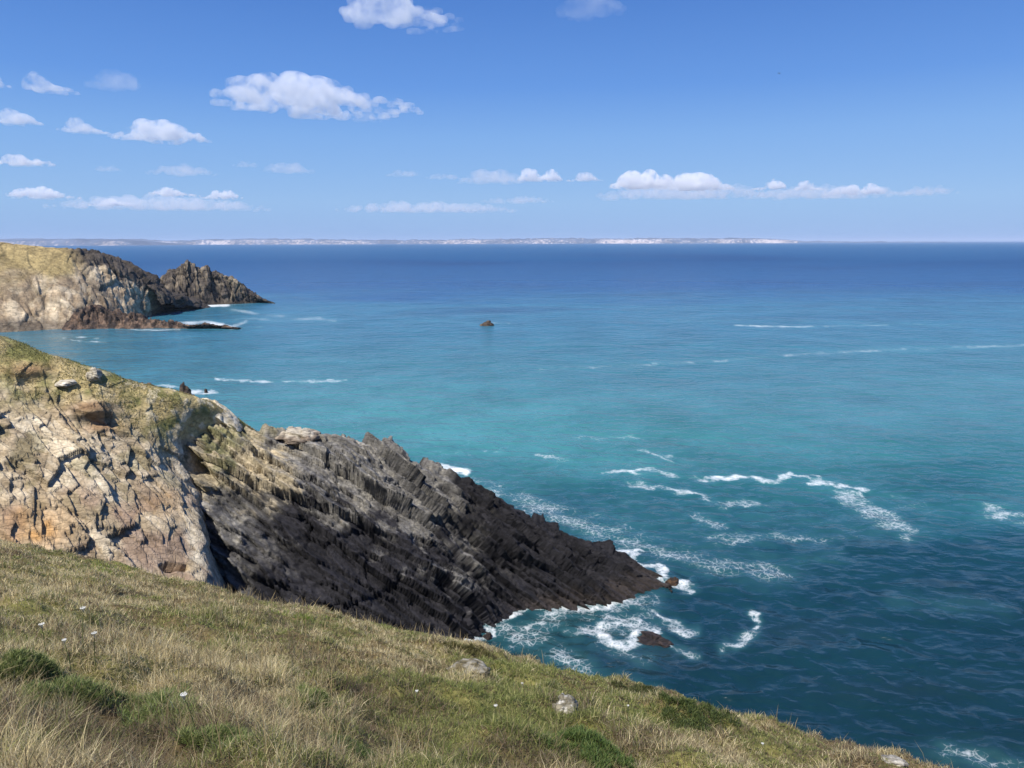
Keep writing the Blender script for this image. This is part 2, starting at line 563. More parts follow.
    S = [  # points, half width, strength, lace
        ([(604, 472), (640, 470), (680, 476), (705, 481), (735, 479), (765, 482)], 3.2, 0.85, 0.4),
        ([(705, 480), (735, 478), (760, 481)], 3.2, 1.08, 0.15),
        ([(760, 482), (788, 477), (810, 480), (840, 486), (862, 489), (866, 494), (858, 499)], 3.2, 0.92, 0.6),
        ([(845, 497), (872, 510), (888, 522), (905, 534)], 10, 0.72, 1), ([(890, 500), (930, 512)], 8, 0.45, 1),
        ([(630, 486), (660, 487), (690, 493), (718, 501)], 3.5, 0.8, 0.6),
        ([(715, 506), (740, 504), (765, 505)], 4, 0.72, 0.8), ([(700, 540), (760, 537), (820, 540)], 8, 0.62, 1),
        ([(690, 515), (715, 525)], 7, 0.6, 1), ([(640, 500), (600, 512)], 8, 0.42, 1), ([(820, 540), (900, 530)], 10, 0.42, 1),
        ([(428, 466), (445, 468), (464, 472)], 5, 1.2, 0.1), ([(470, 478), (490, 482)], 6, 0.6, 1),
        ([(538, 455), (562, 458)], 5, 0.7, 0.7), ([(575, 437), (605, 438), (640, 437)], 3, 0.6, 0.8),
        ([(640, 450), (672, 459)], 3.5, 0.7, 0.8), ([(600, 462), (690, 466)], 5, 0.45, 1), ([(430, 452), (470, 453), (515, 450)], 1.8, 0.6, 0.4),
        ([(470, 482), (520, 503), (575, 522), (615, 545)], 15, 0.62, 1), ([(560, 510), (610, 522), (640, 530)], 13, 0.5, 1),
        ([(607, 547), (630, 556), (648, 566), (664, 575), (688, 584)], 5, 0.98, 0.6), ([(660, 575), (680, 590)], 4.5, 0.9, 0.6),
        ([(600, 532), (650, 548), (700, 562), (770, 572)], 15, 0.62, 1), ([(760, 570), (830, 556)], 8, 0.4, 1),
        ([(452, 643), (470, 640), (484, 637)], 4, 0.9, 0.7), ([(484, 634), (492, 624), (508, 615)], 4, 0.95, 0.6),
        ([(484, 628), (520, 634), (552, 618), (590, 606), (640, 602)], 13, 0.72, 1), ([(510, 642), (540, 640)], 9, 0.6, 1),
        ([(556, 611), (595, 607), (632, 603)], 5, 1.0, 0.5), ([(500, 613), (545, 610), (580, 606)], 3, 0.9, 0.5),
        ([(630, 604), (655, 614), (676, 626), (692, 631)], 5, 0.8, 0.7),
        ([(590, 634), (605, 642), (625, 645), (640, 634), (652, 633)], 6, 1.0, 0.6), ([(584, 630), (610, 618), (642, 619)], 8, 0.85, 0.8),
        ([(600, 630), (640, 626)], 9, 0.9, 0.8), ([(650, 634), (672, 648), (692, 657)], 5, 0.65, 0.9), ([(600, 645), (650, 662)], 10, 0.5, 1),
        ([(556, 648), (576, 664), (598, 682)], 11, 0.68, 1), ([(530, 650), (560, 660)], 10, 0.5, 1), ([(620, 680), (640, 690)], 9, 0.45, 1),
        ([(722, 648), (735, 645), (750, 637), (757, 625), (752, 618)], 4.2, 0.82, 0.8), ([(738, 640), (752, 632)], 4, 0.75, 0.9),
        ([(985, 508), (1003, 514), (1030, 522)], 9, 0.72, 1), ([(900, 600), (1000, 610)], 10, 0.33, 1), ([(955, 755), (1030, 768)], 14, 0.6, 1),
        ([(680, 525), (730, 560)], 18, 0.4, 1), ([(760, 520), (840, 525)], 14, 0.36, 1),
        ([(540, 369), (640, 365), (720, 361), (800, 355), (900, 350), (1060, 346)], 3.0, 0.74, 0.5), ([(540, 368), (610, 366), (680, 363)], 1.8, 0.6, 0.4),
        ([(735, 326), (790, 327.5), (890, 326)], 1.4, 0.9, 0.3), ([(735, 330), (800, 329)], 0.9, 0.55, 0.3), ([(670, 322), (780, 320), (960, 327)], 1.2, 0.66, 0.4),
        ([(215, 379), (280, 381), (347, 380)], 1.8, 1.0, 0.3), ([(300, 382), (345, 380)], 1.6, 1.0, 0.1), ([(120, 377), (215, 379)], 1.4, 0.55, 0.4),
        ([(148, 307), (190, 305), (228, 304.5)], 2.2, 1.2, 0.0), ([(146, 310), (190, 308)], 1.6, 0.9, 0.4), ([(228, 304), (262, 302)], 1.0, 0.7, 0.4),
        ([(180, 323), (205, 321), (232, 327), (246, 321)], 3.2, 1.15, 0.1), ([(215, 328), (262, 326)], 1.6, 0.7, 0.5),
        ([(232, 309), (270, 315), (335, 321)], 3.6, 0.75, 0.7), ([(236, 319), (320, 318)], 4.0, 0.72, 0.8), ([(62, 337), (80, 340), (105, 341)], 1.5, 0.9, 0.3),
        ([(100, 340), (150, 339), (195, 336)], 1.5, 0.55, 0.6), ([(110, 326), (140, 329), (180, 329)], 1.3, 1.0, 0.1), ([(75, 336), (100, 337)], 1.2, 0.9, 0.2),
        ([(405, 323), (440, 320), (475, 324)], 1.2, 0.5, 0.6), ([(493, 323), (510, 323)], 1.3, 0.95, 0.2),
        ([(140, 383), (180, 386), (196, 392)], 2.2, 0.9, 0.3), ([(192, 392), (212, 391)], 3.0, 1.1, 0.1), ([(160, 390), (180, 396)], 4, 0.9, 0.4),
        ([(280, 346), (360, 345)], 1.0, 0.35, 0.6), ([(520, 318), (640, 300)], 1.0, 0.28, 0.6),
    ]
    foam = np.zeros_like(X)
    lace = np.zeros_like(X)
    for pts, wd, stg, lc in S:
        x0 = min(p[0] for p in pts) - 60; x1 = max(p[0] for p in pts) + 60
        y0 = min(p[1] for p in pts) - 50; y1 = max(p[1] for p in pts) + 50
        m = (cx > x0) & (cx < x1) & (cyp > y0) & (cyp < y1) & ahead
        d = seg_dist(qx[m], qy[m], pts, 2.0 * 1.0 if wd > 6 else 1.6, 1.0)
        f = stg * np.exp(-(d / wd) ** 2)
        g = f > foam[m]
        t = lace[m]; t[g] = lc; lace[m] = t
        foam[m] = np.maximum(foam[m], f)
    brk = fbm(np.stack([cx / 26.0, cyp / 7.0, np.zeros_like(cx)], 1), 3, 95)
    foam *= np.clip(0.90 + 0.42 * brk, 0.4, 1.05) * np.where(cyp < 400, 0.74, 0.92)
    # scattered small whitecaps and faint lace
    wc = fbm(np.stack([X / 9.0, Y / 9.0, np.zeros_like(X)], 1), 3, 90)
    pass
    lace *= sstep(340, 430, cyp)
    Z += 0.30 * np.clip(foam - 0.75, 0, 1) * sstep(300, 420, cyp)
    V = np.stack([X + dX, Y + dY, Z], 1)
    o = build('sea', V, [grid_faces(len(dist), len(th))], None, None,
              {'tint': tint, 'foam': foam, 'lace': lace, 'away': np.clip(r / 1500.0, 0, 1)}, smooth=True)
    return o


def sea_material():
    m, nt, out = mat('sea_water')
    L = nt.links.new
    at = N(nt, 'ShaderNodeAttribute', attribute_name='tint')
    fo = N(nt, 'ShaderNodeAttribute', attribute_name='foam')
    aw = N(nt, 'ShaderNodeAttribute', attribute_name='away')
    la = N(nt, 'ShaderNodeAttribute', attribute_name='lace')
    tc = N(nt, 'ShaderNodeTexCoord')
    P = tc.outputs['Object']
    # ripples: long crested, three sizes; the long ones carry the far water
    mp = N(nt, 'ShaderNodeMapping')
    mp.inputs['Rotation'].default_value = (0, 0, math.radians(18))
    mp.inputs['Scale'].default_value = (0.6, 1.0, 1)
    L(P, mp.inputs[0])
    hs = None
    for sc_n, dt, am in ((2.4, 1.0, 0.02), (1.0, 1.5, 0.10), (0.36, 2.0, 0.46), (0.11, 2.0, 0.75), (0.035, 2.0, 0.9)):
        r1 = N(nt, 'ShaderNodeTexNoise', i_Scale=sc_n, i_Detail=dt, i_Roughness=0.5, i_Distortion=0.6)
        L(mp.outputs[0], r1.inputs['Vector'])
        t_ = mathn(nt, 'MULTIPLY', r1.outputs['Fac'], am)
        hs = t_ if hs is None else mathn(nt, 'ADD', hs, t_)
    bp = N(nt, 'ShaderNodeBump', i_Strength=1.0, i_Distance=1.75)
    L(hs, bp.inputs['Height'])
    # lace: edges of cells, warped
    n0 = N(nt, 'ShaderNodeTexNoise', i_Scale=0.9, i_Detail=4.0)
    L(P, n0.inputs['Vector'])
    wp = mixc(nt, 0.45, P, n0.outputs['Color'], 'ADD')
    ve = N(nt, 'ShaderNodeTexVoronoi', feature='DISTANCE_TO_EDGE', i_Scale=1.3)
    L(wp, ve.inputs['Vector'])
    ve2 = N(nt, 'ShaderNodeTexVoronoi', feature='DISTANCE_TO_EDGE', i_Scale=3.4)
    L(wp, ve2.inputs['Vector'])
    n3 = N(nt, 'ShaderNodeTexNoise', i_Scale=1.6, i_Detail=8.0, i_Roughness=0.7)
    L(P, n3.inputs['Vector'])
    e1 = ramp(nt, ve.outputs['Distance'], [(0.0, 1.0), (0.2, 0.0)])
    e2 = ramp(nt, ve2.outputs['Distance'], [(0.0, 0.8), (0.3, 0.0)])
    ed = mathn(nt, 'MAXIMUM', e1, e2)
    pat = mathn(nt, 'ADD', mathn(nt, 'MULTIPLY', ed, 0.45), mathn(nt, 'MULTIPLY', n3.outputs['Fac'], 0.75))   # about 0.2 .. 1
    solid = mathn(nt, 'ADD', mathn(nt, 'MULTIPLY', n3.outputs['Fac'], 0.9), 0.25)
    mixp = N(nt, 'ShaderNodeMix')
    L(la.outputs['Fac'], mixp.inputs[0]); L(solid, mixp.inputs[2]); L(pat, mixp.inputs[3])
    s = mathn(nt, 'ADD', mixp.outputs[0], mathn(nt, 'SUBTRACT', fo.outputs['Fac'], 1.16))
    fm = mathn(nt, 'MULTIPLY', s, 1.7, True)
    fm = mathn(nt, 'MULTIPLY', fm, mathn(nt, 'MULTIPLY', fo.outputs['Fac'], 4.0, True), True)
    # mottling of the water body
    n4 = N(nt, 'ShaderNodeTexNoise', i_Scale=0.05, i_Detail=6.0, i_Roughness=0.6)
    L(P, n4.inputs['Vector'])
    c = mixc(nt, 1.0, at.outputs['Color'], ramp(nt, n4.outputs['Fac'], [(0.3, 0.8), (0.7, 1.2)]), 'MULTIPLY')
    milk = mathn(nt, 'MULTIPLY', fo.outputs['Fac'], 0.35, True)
    c = mixc(nt, milk, c, (0.10, 0.30, 0.32))
    b = N(nt, 'ShaderNodeBsdfPrincipled', i_IOR=1.333)
    L(c, b.inputs['Base Color'])
    L(mathn(nt, 'ADD', mathn(nt, 'MULTIPLY', aw.outputs['Fac'], 0.2), 0.18), b.inputs['Roughness'])
    L(mathn(nt, 'SUBTRACT', 0.5, mathn(nt, 'MULTIPLY', aw.outputs['Fac'], 0.3)), b.inputs['Specular IOR Level'])
    L(bp.outputs[0], b.inputs['Normal'])
    fb = N(nt, 'ShaderNodeBsdfPrincipled', i_Roughness=0.95)
    fb.inputs['Base Color'].default_value = (0.8, 0.82, 0.82, 1)
    fb.inputs['Specular IOR Level'].default_value = 0.1
    bp2 = N(nt, 'ShaderNodeBump', i_Strength=0.7, i_Distance=0.3)
    L(n3.outputs['Fac'], bp2.inputs['Height'])
    L(bp2.outputs[0], fb.inputs['Normal'])
    mx = N(nt, 'ShaderNodeMixShader')
    L(fm, mx.inputs[0]); L(b.outputs[0], mx.inputs[1]); L(fb.outputs[0], mx.inputs[2])
    L(mx.outputs[0], out.inputs['Surface'])
    return m


sea = make_sea()
sea.data.materials.append(sea_material())
tag(sea, 'turquoise sea with white surf lines and dark blue distance', kind='structure')


# ------------------------------------------------------------------ dark headland
def blotch(p, s, seed, lo, hi, octs=4):
    return sstep(lo, hi, fbm(p / s, octs, seed))


def make_headland():
    cols = [  # ridge pixel and depth, foot pixel at the water
        ((60, 392, 73), (40, 655)), ((140, 398, 74), (120, 660)), ((205, 412, 72.2), (215, 662)), ((255, 430, 73.0), (290, 662)),
        ((300, 437, 73.5), (345, 660)), ((345, 440, 74), (385, 656)), ((378, 443, 74.5), (425, 648)), ((415, 462, 75), (462, 641)),
        ((445, 474, 75.5), (488, 624)), ((480, 490, 75.5), (520, 612)), ((530, 515, 75.5), (560, 608)), ((570, 535, 75.5), (590, 605)),
        ((610, 556, 75.2), (625, 598)), ((640, 572, 74.8), (650, 590)), ((662, 583, 74.2), (664, 587)), ((674, 592, 73.5), (672, 594))]
    rows = [[], [], [], [], [], [], []]
    for k, ((rx, ry, rd), (fx, fy)) in enumerate(cols):
        r = np.array(at_y(rx, ry, rd))
        f = np.array(at_z(fx, fy, 0.0))
        if k >= len(cols) - 1:
            r[2] = -0.7
        d = f - r
        back = np.array([r[0] + 1.5, r[1] + 6 + 0.4 * max(r[2], 0), -3.0])
        rows[0].append(back)
        rows[1].append(r + np.array([0.3, 2.0, -min(2.2, max(r[2], 0) * 0.25) - 0.2]))
        rows[2].append(r)
        bulge = min(1.0, max(r[2], 0) / 10)
        rows[3].append(r + d * 0.30 + np.array([0, 0, 0.9 * bulge]))
        rows[4].append(r + d * 0.62 + np.array([0, 0, 0.9 * bulge]))
        rows[5].append(f + np.array([0, 0, 0.15]))
        rows[6].append(f + np.array([1.0, -2.2, -3.0]))
    G = net(np.array(rows), 330, 640)
    nr, nc = G.shape[:2]
    P = G.reshape(-1, 3)
    nrm = grid_normals(G).reshape(-1, 3)
    if nrm[(nr // 2) * nc + nc // 2][2] < 0:
        nrm = -nrm
    bend = 0.7 * fbm(P / 14.0, 2, 71) + 0.10 * fbm(P / 2.5, 2, 72)
    d1, c1, t1, R = plates(G, nrm, 39, [(13, 2.4, 60), (6.5, 1.25, 60), (3.0, 0.65, 60), (1.3, 0.5, 3)], (0.85, 0.55, 0.26, 0.09), 3, 0.14, 0.16, 0.9, (0.35, -1.15, 0), bend)
    d3, c3, t3 = rock_disp(P, R, [(5.5, 3.2, 3.5), (2.2, 1.3, 1.4)], (0.40, 0.24), 203, 0.3, 0.2, 1.2)
    d1 = d1 + d3
    q = P @ R
    gul = fbm(np.stack([q[:, 0] / 16, q[:, 1] / 3.6, q[:, 2] / 9.0], 1), 3, 31)
    low = sstep(0.0, 1.6, P[:, 2]) * 0.4 + 0.6
    up = sstep(0.10, 0.55, (np.arange(nr)[:, None] / nr + 0 * np.arange(nc)[None, :]).ravel())
    tip = np.clip((17.5 - P[:, 0]) / 9.0, 0.5, 1)
    D = (d1 + 0.4 * gul + 0.07 * fbm(P / 0.5, 3, 8)) * low * tip
    rw = (np.arange(nr)[:, None] + 0 * np.arange(nc)[None, :]).ravel() / nr
    D = D * (1 - 0.55 * np.exp(-((rw - 0.34) / 0.07) ** 2)) - 0.35 * np.exp(-((rw - 0.34) / 0.07) ** 2) * sstep(-15, -21, P[:, 0])
    V = P + nrm * D[:, None] + np.array([0.15, -0.1, 0.25]) * (np.clip(D, 0, 2) * 0.5)[:, None]
    row = (np.arange(nr)[:, None] + 0 * np.arange(nc)[None, :]).ravel() / nr
    tooth = np.abs(noise3(np.stack([P[:, 0] / 1.9, P[:, 1] / 5.0, np.zeros(len(P))], 1), 77)) + 0.5 * np.abs(noise3(np.stack([P[:, 0] / 0.8, P[:, 1] / 3.0, np.ones(len(P))], 1), 78))
    V[:, 2] += 0.9 * tooth * np.exp(-((row - 0.345) / 0.045) ** 2) * sstep(1.0, 4.0, P[:, 2]) * sstep(-21, -15, P[:, 0])
    cx, cyy = chart(V[:, 0], V[:, 1], V[:, 2])
    n1 = fbm(V / 3.0, 4, 51)
    n2 = fbm(V / 0.9, 4, 52)
    # grey lichen rock high and left, black wet rock low and to the right, tan where the turf cliff begins
    gx = (cx - 225) / 190 + n1 * 0.35
    g = (cyy - 430) - (cx - 250) * 0.42
    dark = sstep(18, 66, g + n1 * 60 + n2 * 34 + t1 * 26) * sstep(-0.2, 0.35, gx)
    dark = np.maximum(dark, sstep(430, 500, cx + n1 * 50))
    grey = lin(126, 123, 118); black = lin(43, 42, 46); tan = lin(180, 166, 138); brown = lin(68, 60, 54)
    tint = grey[None] * (1 - dark[:, None]) + black[None] * dark[:, None]
    lich = sstep(0.05, 0.5, n2 + 0.3 * t1) * (1 - dark)
    tint = tint * (1 - 0.6 * lich[:, None]) + lin(168, 162, 148)[None] * 0.6 * lich[:, None]
    wt = sstep(305, 240, cx + n1 * 80 + n2 * 30 + t1 * 20) * sstep(505, 465, cyy + n1 * 40 + n2 * 20)
    tint = tint * (1 - wt[:, None]) + tan[None] * wt[:, None]
    tg = wt * sstep(-0.1, 0.25, n1)
    tint = tint * (1 - 0.7 * tg[:, None]) + lin(108, 112, 62)[None] * 0.7 * tg[:, None]
    wet = sstep(1.5, 0.5, V[:, 2] + 0.5 * n1)
    br = wet * sstep(480, 560, cx)
    tint = tint * (1 - 0.6 * br[:, None]) + brown[None] * 0.6 * br[:, None]
    tint *= np.clip(1 + 0.38 * t1, 0.45, 1.6)[:, None]
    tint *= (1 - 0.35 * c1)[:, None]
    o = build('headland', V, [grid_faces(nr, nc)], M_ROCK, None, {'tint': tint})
    tag(o, 'dark jagged rock headland running down into the sea', kind='structure')


make_headland()


# ------------------------------------------------------------------ tan cliff with turf on top
def make_cliff():
    # rows: back foot, behind ridge, ridge, upper, middle, lower, foot
    C = [  # ridge (px,py,d), upper, mid, low (px,py,d)
        ((-330, 262, 58), (-330, 360, 54), (-330, 470, 49), (-330, 640, 41)),
        ((-160, 300, 61), (-170, 370, 57), (-170, 470, 52), (-170, 640, 44)),
        ((-60, 326, 63), (-70, 385, 59), (-70, 470, 54), (-70, 640, 45.5)),
        ((0, 341, 64), (-5, 400, 60), (-5, 475, 55), (-5, 650, 46)),
        ((50, 361, 65), (42, 420, 61), (42, 490, 56), (40, 660, 47)),
        ((95, 374, 66), (85, 430, 62), (85, 500, 57), (85, 670, 48)),
        ((135, 386, 67.5), (120, 440, 63.5), (125, 515, 58), (130, 680, 49)),
        ((178, 397, 69), (152, 448, 65), (160, 525, 59), (175, 690, 50)),
        ((212, 408, 71.3), (180, 458, 67.3), (188, 530, 60.4), (222, 690, 51)),
        ((240, 427, 73.4), (202, 474, 69.5), (202, 532, 61.6), (240, 690, 52.5)),
        ((250, 434, 74.6), (208, 482, 70.5), (209, 536, 65.5), (252, 690, 59)),
    ]
    rows = [[] for _ in range(6)]
    for k, cc in enumerate(C):
        r, u, m, l = [np.array(at_y(*q)) for q in cc]
        rows[0].append(r + np.array([0, 16, -r[2] - 3]))
        rows[1].append(r + np.array([0, 3.0, -1.6]))
        rows[2].append(r); rows[3].append(u); rows[4].append(m); rows[5].append(l)
    G = net(np.array(rows), 360, 640)
    nr, nc = G.shape[:2]
    P = G.reshape(-1, 3)
    nrm = grid_normals(G).reshape(-1, 3)
    if nrm[(nr // 2) * nc + nc // 2][2] < 0:
        nrm = -nrm
    c0x, c0y = chart(P[:, 0], P[:, 1], P[:, 2])
    n0 = fbm(P / 5.0, 4, 61)
    n2 = fbm(P / 1.1, 4, 62)
    # turf cover: grass on the upper part
    edge = 372 + 0.33 * c0x                                     # line below which bare rock starts
    edge = np.where(c0x > 150, 372 + 0.33 * 150 + (c0x - 150) * 0.75, edge)
    turf = 1 - sstep(-22, 26, (c0y - edge) + 45 * n0 + 12 * n2)
    bend = 0.6 * fbm(P / 9.0, 3, 73) + 0.12 * fbm(P / 2.0, 2, 74)
    d1, c1, t1, R = plates(G, nrm, 48, [(5.2, 2.1, 60), (2.5, 0.95, 60), (1.1, 0.45, 3)], (0.40, 0.19, 0.07), 13, 0.10, 0.10, 0.6, (0.75, 0.35, 0), bend)
    amp = 1 - 0.80 * turf
    D = d1 * amp + 0.25 * n0 * turf + 0.06 * n2 + 0.15 * turf
    # smooth bare slab low on the right
    slab = np.exp(-(((c0x - 175) / 38) ** 2 + ((c0y - 555) / 48) ** 2))
    D = D * (1 - 0.65 * slab)
    # small cave under the slab, eroded earth ledges on the slope
    D *= 1 - 0.7 * sstep(185, 225, c0x) * sstep(500, 460, c0y)
    cave = np.exp(-(((c0x - 174 - (c0y - 568) * 0.8) / 15) ** 2 + ((c0y - 567) / 4.2) ** 2))
    D -= 3.2 * sstep(0.35, 0.6, cave)
    for lx, ly, lw in ((88, 413, 26), (30, 372, 22), (100, 412, 14)):
        b = np.exp(-((c0x - lx) / lw) ** 2)
        D += 0.3 * b * (sstep(ly - 16, ly - 8, c0y) * (1 - sstep(ly, ly + 5, c0y)))
        D -= 0.25 * b * np.exp(-((c0y - ly - 9) / 5.0) ** 2)
    V = P + nrm * D[:, None]
    dirt = sum(np.exp(-(((c0x - a) / w_) ** 2 + ((c0y - b_) / h_) ** 2)) for a, b_, w_, h_ in ((88, 408, 24, 7), (30, 370, 22, 6), (102, 425, 20, 8)))
    # colours
    tanc = lin(182, 162, 130); pale = lin(208, 194, 166); ochre = lin(190, 148, 96); grn = lin(136, 132, 80); straw = lin(182, 164, 116)
    pinkb = lin(150, 124, 106); brown = lin(92, 76, 60)
    a = sstep(-0.6, 0.9, t1 + 0.6 * n2)
    tint = tanc[None] * (1 - a[:, None]) + pale[None] * a[:, None]
    pk = sstep(-0.05, 0.35, fbm(P / 4.0, 3, 66)) * sstep(455, 520, c0y)
    tint = tint * (1 - 0.7 * pk[:, None]) + pinkb[None] * 0.7 * pk[:, None]
    oc = np.exp(-(((c0x - 35) / 38) ** 2 + ((c0y - 528) / 24) ** 2)) + 0.7 * np.exp(-(((c0x - 165) / 18) ** 2 + ((c0y - 500) / 14) ** 2))
    oc = np.clip(oc * (0.75 + 0.6 * n2 + 0.4 * t1), 0, 1)
    tint = tint * (1 - oc[:, None]) + ochre[None] * oc[:, None]
    moss = sstep(0.02, 0.3, fbm(P / 2.6, 4, 67)) * sstep(540, 470, c0y) * (1 - turf)
    tint = tint * (1 - 0.5 * moss[:, None]) + lin(122, 114, 76)[None] * 0.5 * moss[:, None]
    gm = sstep(-0.25, 0.25, fbm(P / 2.2, 4, 68) - 0.05)
    tc = straw[None] * (1 - gm[:, None]) + grn[None] * gm[:, None]
    tint = tint * (1 - turf[:, None]) + tc * turf[:, None]
    rim = sstep(190, 235, c0x) * sstep(440, 500, c0y)
    tint = tint * (1 - 0.6 * rim[:, None]) + lin(110, 96, 82)[None] * 0.6 * rim[:, None]
    ps = sstep(0.08, 0.35, n2 + 0.3 * n0) * turf * sstep(40, 170, c0x)
    tint = tint * (1 - 0.8 * ps[:, None]) + lin(205, 192, 160)[None] * 0.8 * ps[:, None]
    dr = np.clip(dirt, 0, 1)
    tint = tint * (1 - 0.8 * dr[:, None]) + lin(158, 124, 92)[None] * 0.8 * dr[:, None]
    tint *= np.clip(1 + 0.22 * t1 * (1 - turf), 0.6, 1.4)[:, None]
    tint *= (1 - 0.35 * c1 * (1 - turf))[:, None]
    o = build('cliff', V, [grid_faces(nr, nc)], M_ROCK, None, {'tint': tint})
    tag(o, 'tan slabby cliff with thin turf on its upper slope', kind='structure')
    return V, nrm, turf


cliffV, cliffN, cliffT = make_cliff()


# ------------------------------------------------------------------ promontory, island, reef (far left)
def loft(name, cols, nr, nc, R, sizes, amps, seed, colour, material, label, cat=None, kind=None, backw=20.0, gully=0.0, tooth=0.0, rough=None):
    rows = [[] for _ in range(6)]
    for (rx, ry, rd), (fx, fy) in cols:
        r = np.array(at_y(rx, ry, rd)); f = np.array(at_z(fx, fy, 0.0)); d = f - r
        hz = max(r[2], 0)
        rows[0].append(np.array([r[0] + 0.1 * backw, r[1] + backw + hz * 0.5, -3.0]))
        rows[1].append(r + np.array([0, 0.22 * backw, -0.18 * hz - 0.1]))
        rows[2].append(r)
        rows[3].append(r + d * 0.42 + np.array([0, 0, 0.08 * hz]))
        rows[4].append(f + np.array([0, 0, 0.2]))
        rows[5].append(f + np.array([0, -4.0, -3.0]))
    G = net(np.array(rows), nr, nc)
    P = G.reshape(-1, 3)
    nrm = grid_normals(G).reshape(-1, 3)
    if nrm[(nr // 2) * nc + nc // 2][2] < 0: nrm = -nrm
    d1, c1, t1 = rock_disp(P, R, sizes, amps, seed, 0.3, 0.5)
    low = sstep(-0.5, 4.0, P[:, 2]) * 0.75 + 0.25
    D = d1
    if gully:
        q = P @ R
        D = D + gully * fbm(np.stack([q[:, 0] / 40, q[:, 1] / 7.0, q[:, 2] / 10.0], 1), 3, seed + 3)
    row = (np.arange(nr)[:, None] + 0 * np.arange(nc)[None]).ravel() / nr
    V0 = P.copy()
    if tooth:
        D = D + tooth * np.abs(noise3(np.stack([P[:, 0] / 7, P[:, 1] / 7, P[:, 2] / 30], 1), seed + 9)) * sstep(2, 8, P[:, 2])
    cx, cyy = chart(P[:, 0], P[:, 1], P[:, 2])
    if rough: D = D * rough(cx, cyy)
    V = P + nrm * (D * low)[:, None]
    tint, = (colour(V, cx, cyy, t1, c1, nrm),)
    o = build(name, V, [grid_faces(nr, nc)], material, None, {'tint': tint})
    return tag(o, label, cat, None, kind)


def prom_col(V, cx, cyy, t1, c1, nrm):
    n1 = fbm(V / 18.0, 4, 81); n2 = fbm(V / 5.0, 4, 82)
    ridge = np.interp(cx, [-100, 0, 60, 100, 135, 160], [238, 242, 249, 258, 274, 290])
    tl = lin(170, 148, 118); pl = lin(196, 178, 148); gr = lin(164, 144, 98); dk = lin(84, 76, 68)
    a = sstep(-0.4, 0.5, n2 + 0.5 * t1)
    t = tl[None] * (1 - a[:, None]) + pl[None] * a[:, None]
    g = sstep(0.45, -0.35, (cyy - 272 - 0.05 * cx) / 40 + n1 * 0.6 + np.clip((cx - 50) / 60, 0, 2))
    t = t * (1 - g[:, None]) + gr[None] * g[:, None]
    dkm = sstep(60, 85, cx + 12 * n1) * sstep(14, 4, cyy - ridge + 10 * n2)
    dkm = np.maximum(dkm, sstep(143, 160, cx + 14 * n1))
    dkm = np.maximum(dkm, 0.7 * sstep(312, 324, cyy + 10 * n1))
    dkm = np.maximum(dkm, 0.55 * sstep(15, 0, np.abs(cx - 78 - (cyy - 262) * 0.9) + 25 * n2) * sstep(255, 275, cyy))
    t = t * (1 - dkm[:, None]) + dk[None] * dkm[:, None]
    return t * np.clip(1 + 0.3 * t1, 0.5, 1.5)[:, None] * (1 - 0.45 * c1)[:, None]


Rp = frame_from((0.45, -0.45, -0.77), (0.5, -0.3, 0.8))
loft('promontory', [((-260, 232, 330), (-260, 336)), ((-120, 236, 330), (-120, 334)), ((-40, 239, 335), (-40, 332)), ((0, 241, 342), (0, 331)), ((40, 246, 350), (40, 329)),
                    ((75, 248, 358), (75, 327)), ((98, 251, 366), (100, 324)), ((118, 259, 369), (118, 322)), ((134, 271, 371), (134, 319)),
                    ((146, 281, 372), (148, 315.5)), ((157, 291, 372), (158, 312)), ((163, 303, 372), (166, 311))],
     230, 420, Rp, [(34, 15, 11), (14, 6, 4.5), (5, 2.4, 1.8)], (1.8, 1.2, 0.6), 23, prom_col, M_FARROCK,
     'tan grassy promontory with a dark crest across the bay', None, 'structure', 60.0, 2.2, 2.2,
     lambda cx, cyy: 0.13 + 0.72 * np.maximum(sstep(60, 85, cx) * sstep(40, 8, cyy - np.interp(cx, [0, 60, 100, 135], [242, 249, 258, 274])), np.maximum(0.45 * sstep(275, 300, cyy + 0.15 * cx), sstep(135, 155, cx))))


def isle_col(V, cx, cyy, t1, c1, nrm):
    n2 = fbm(V / 6.0, 4, 85); n1 = fbm(V / 14.0, 3, 86)
    dk = lin(88, 80, 72); lt = lin(128, 116, 98)
    a = sstep(0.0, 0.6, n2 + 0.4 * t1 + sstep(300, 270, cyy) * 0.3)
    t = dk[None] * (1 - a[:, None]) + lt[None] * a[:, None]
    g = sstep(0.1, 0.5, n1) * sstep(290, 265, cyy) * 0.5
    t = t * (1 - g[:, None]) + lin(112, 112, 66)[None] * g[:, None]
    wet = sstep(3.0, 1.0, V[:, 2])
    t = t * (1 - 0.5 * wet)[:, None]
    return t * np.clip(1 + 0.3 * t1, 0.5, 1.5)[:, None] * (1 - 0.45 * c1)[:, None]


Ri = frame_from((0.3, -0.35, -0.9), (0.8, -0.3, 0.4))
loft('sea_stack', [((153, 303, 440), (153, 306)), ((155, 283, 440), (157, 306)), ((161, 274, 442), (164, 305.5)), ((176, 268, 444), (176, 305.5)), ((185, 260, 445), (186, 305)),
                   ((195, 265, 446), (196, 304.5)), ((213, 272, 448), (213, 304)), ((229, 276, 449), (229, 303.5)), ((243, 284, 450), (243, 303)),
                   ((253, 294, 450), (254, 302.5)), ((263, 299, 450), (264, 302)), ((275, 303, 449), (275, 303.2))],
     130, 330, Ri, [(20, 7, 5), (9, 3.5, 2.6), (4, 1.8, 1.4)], (1.5, 1.0, 0.55), 33, isle_col, M_FARROCK,
     'dark craggy islet with a peaked crest off the promontory', 'islet', None, 26.0, 1.2, 0.5)


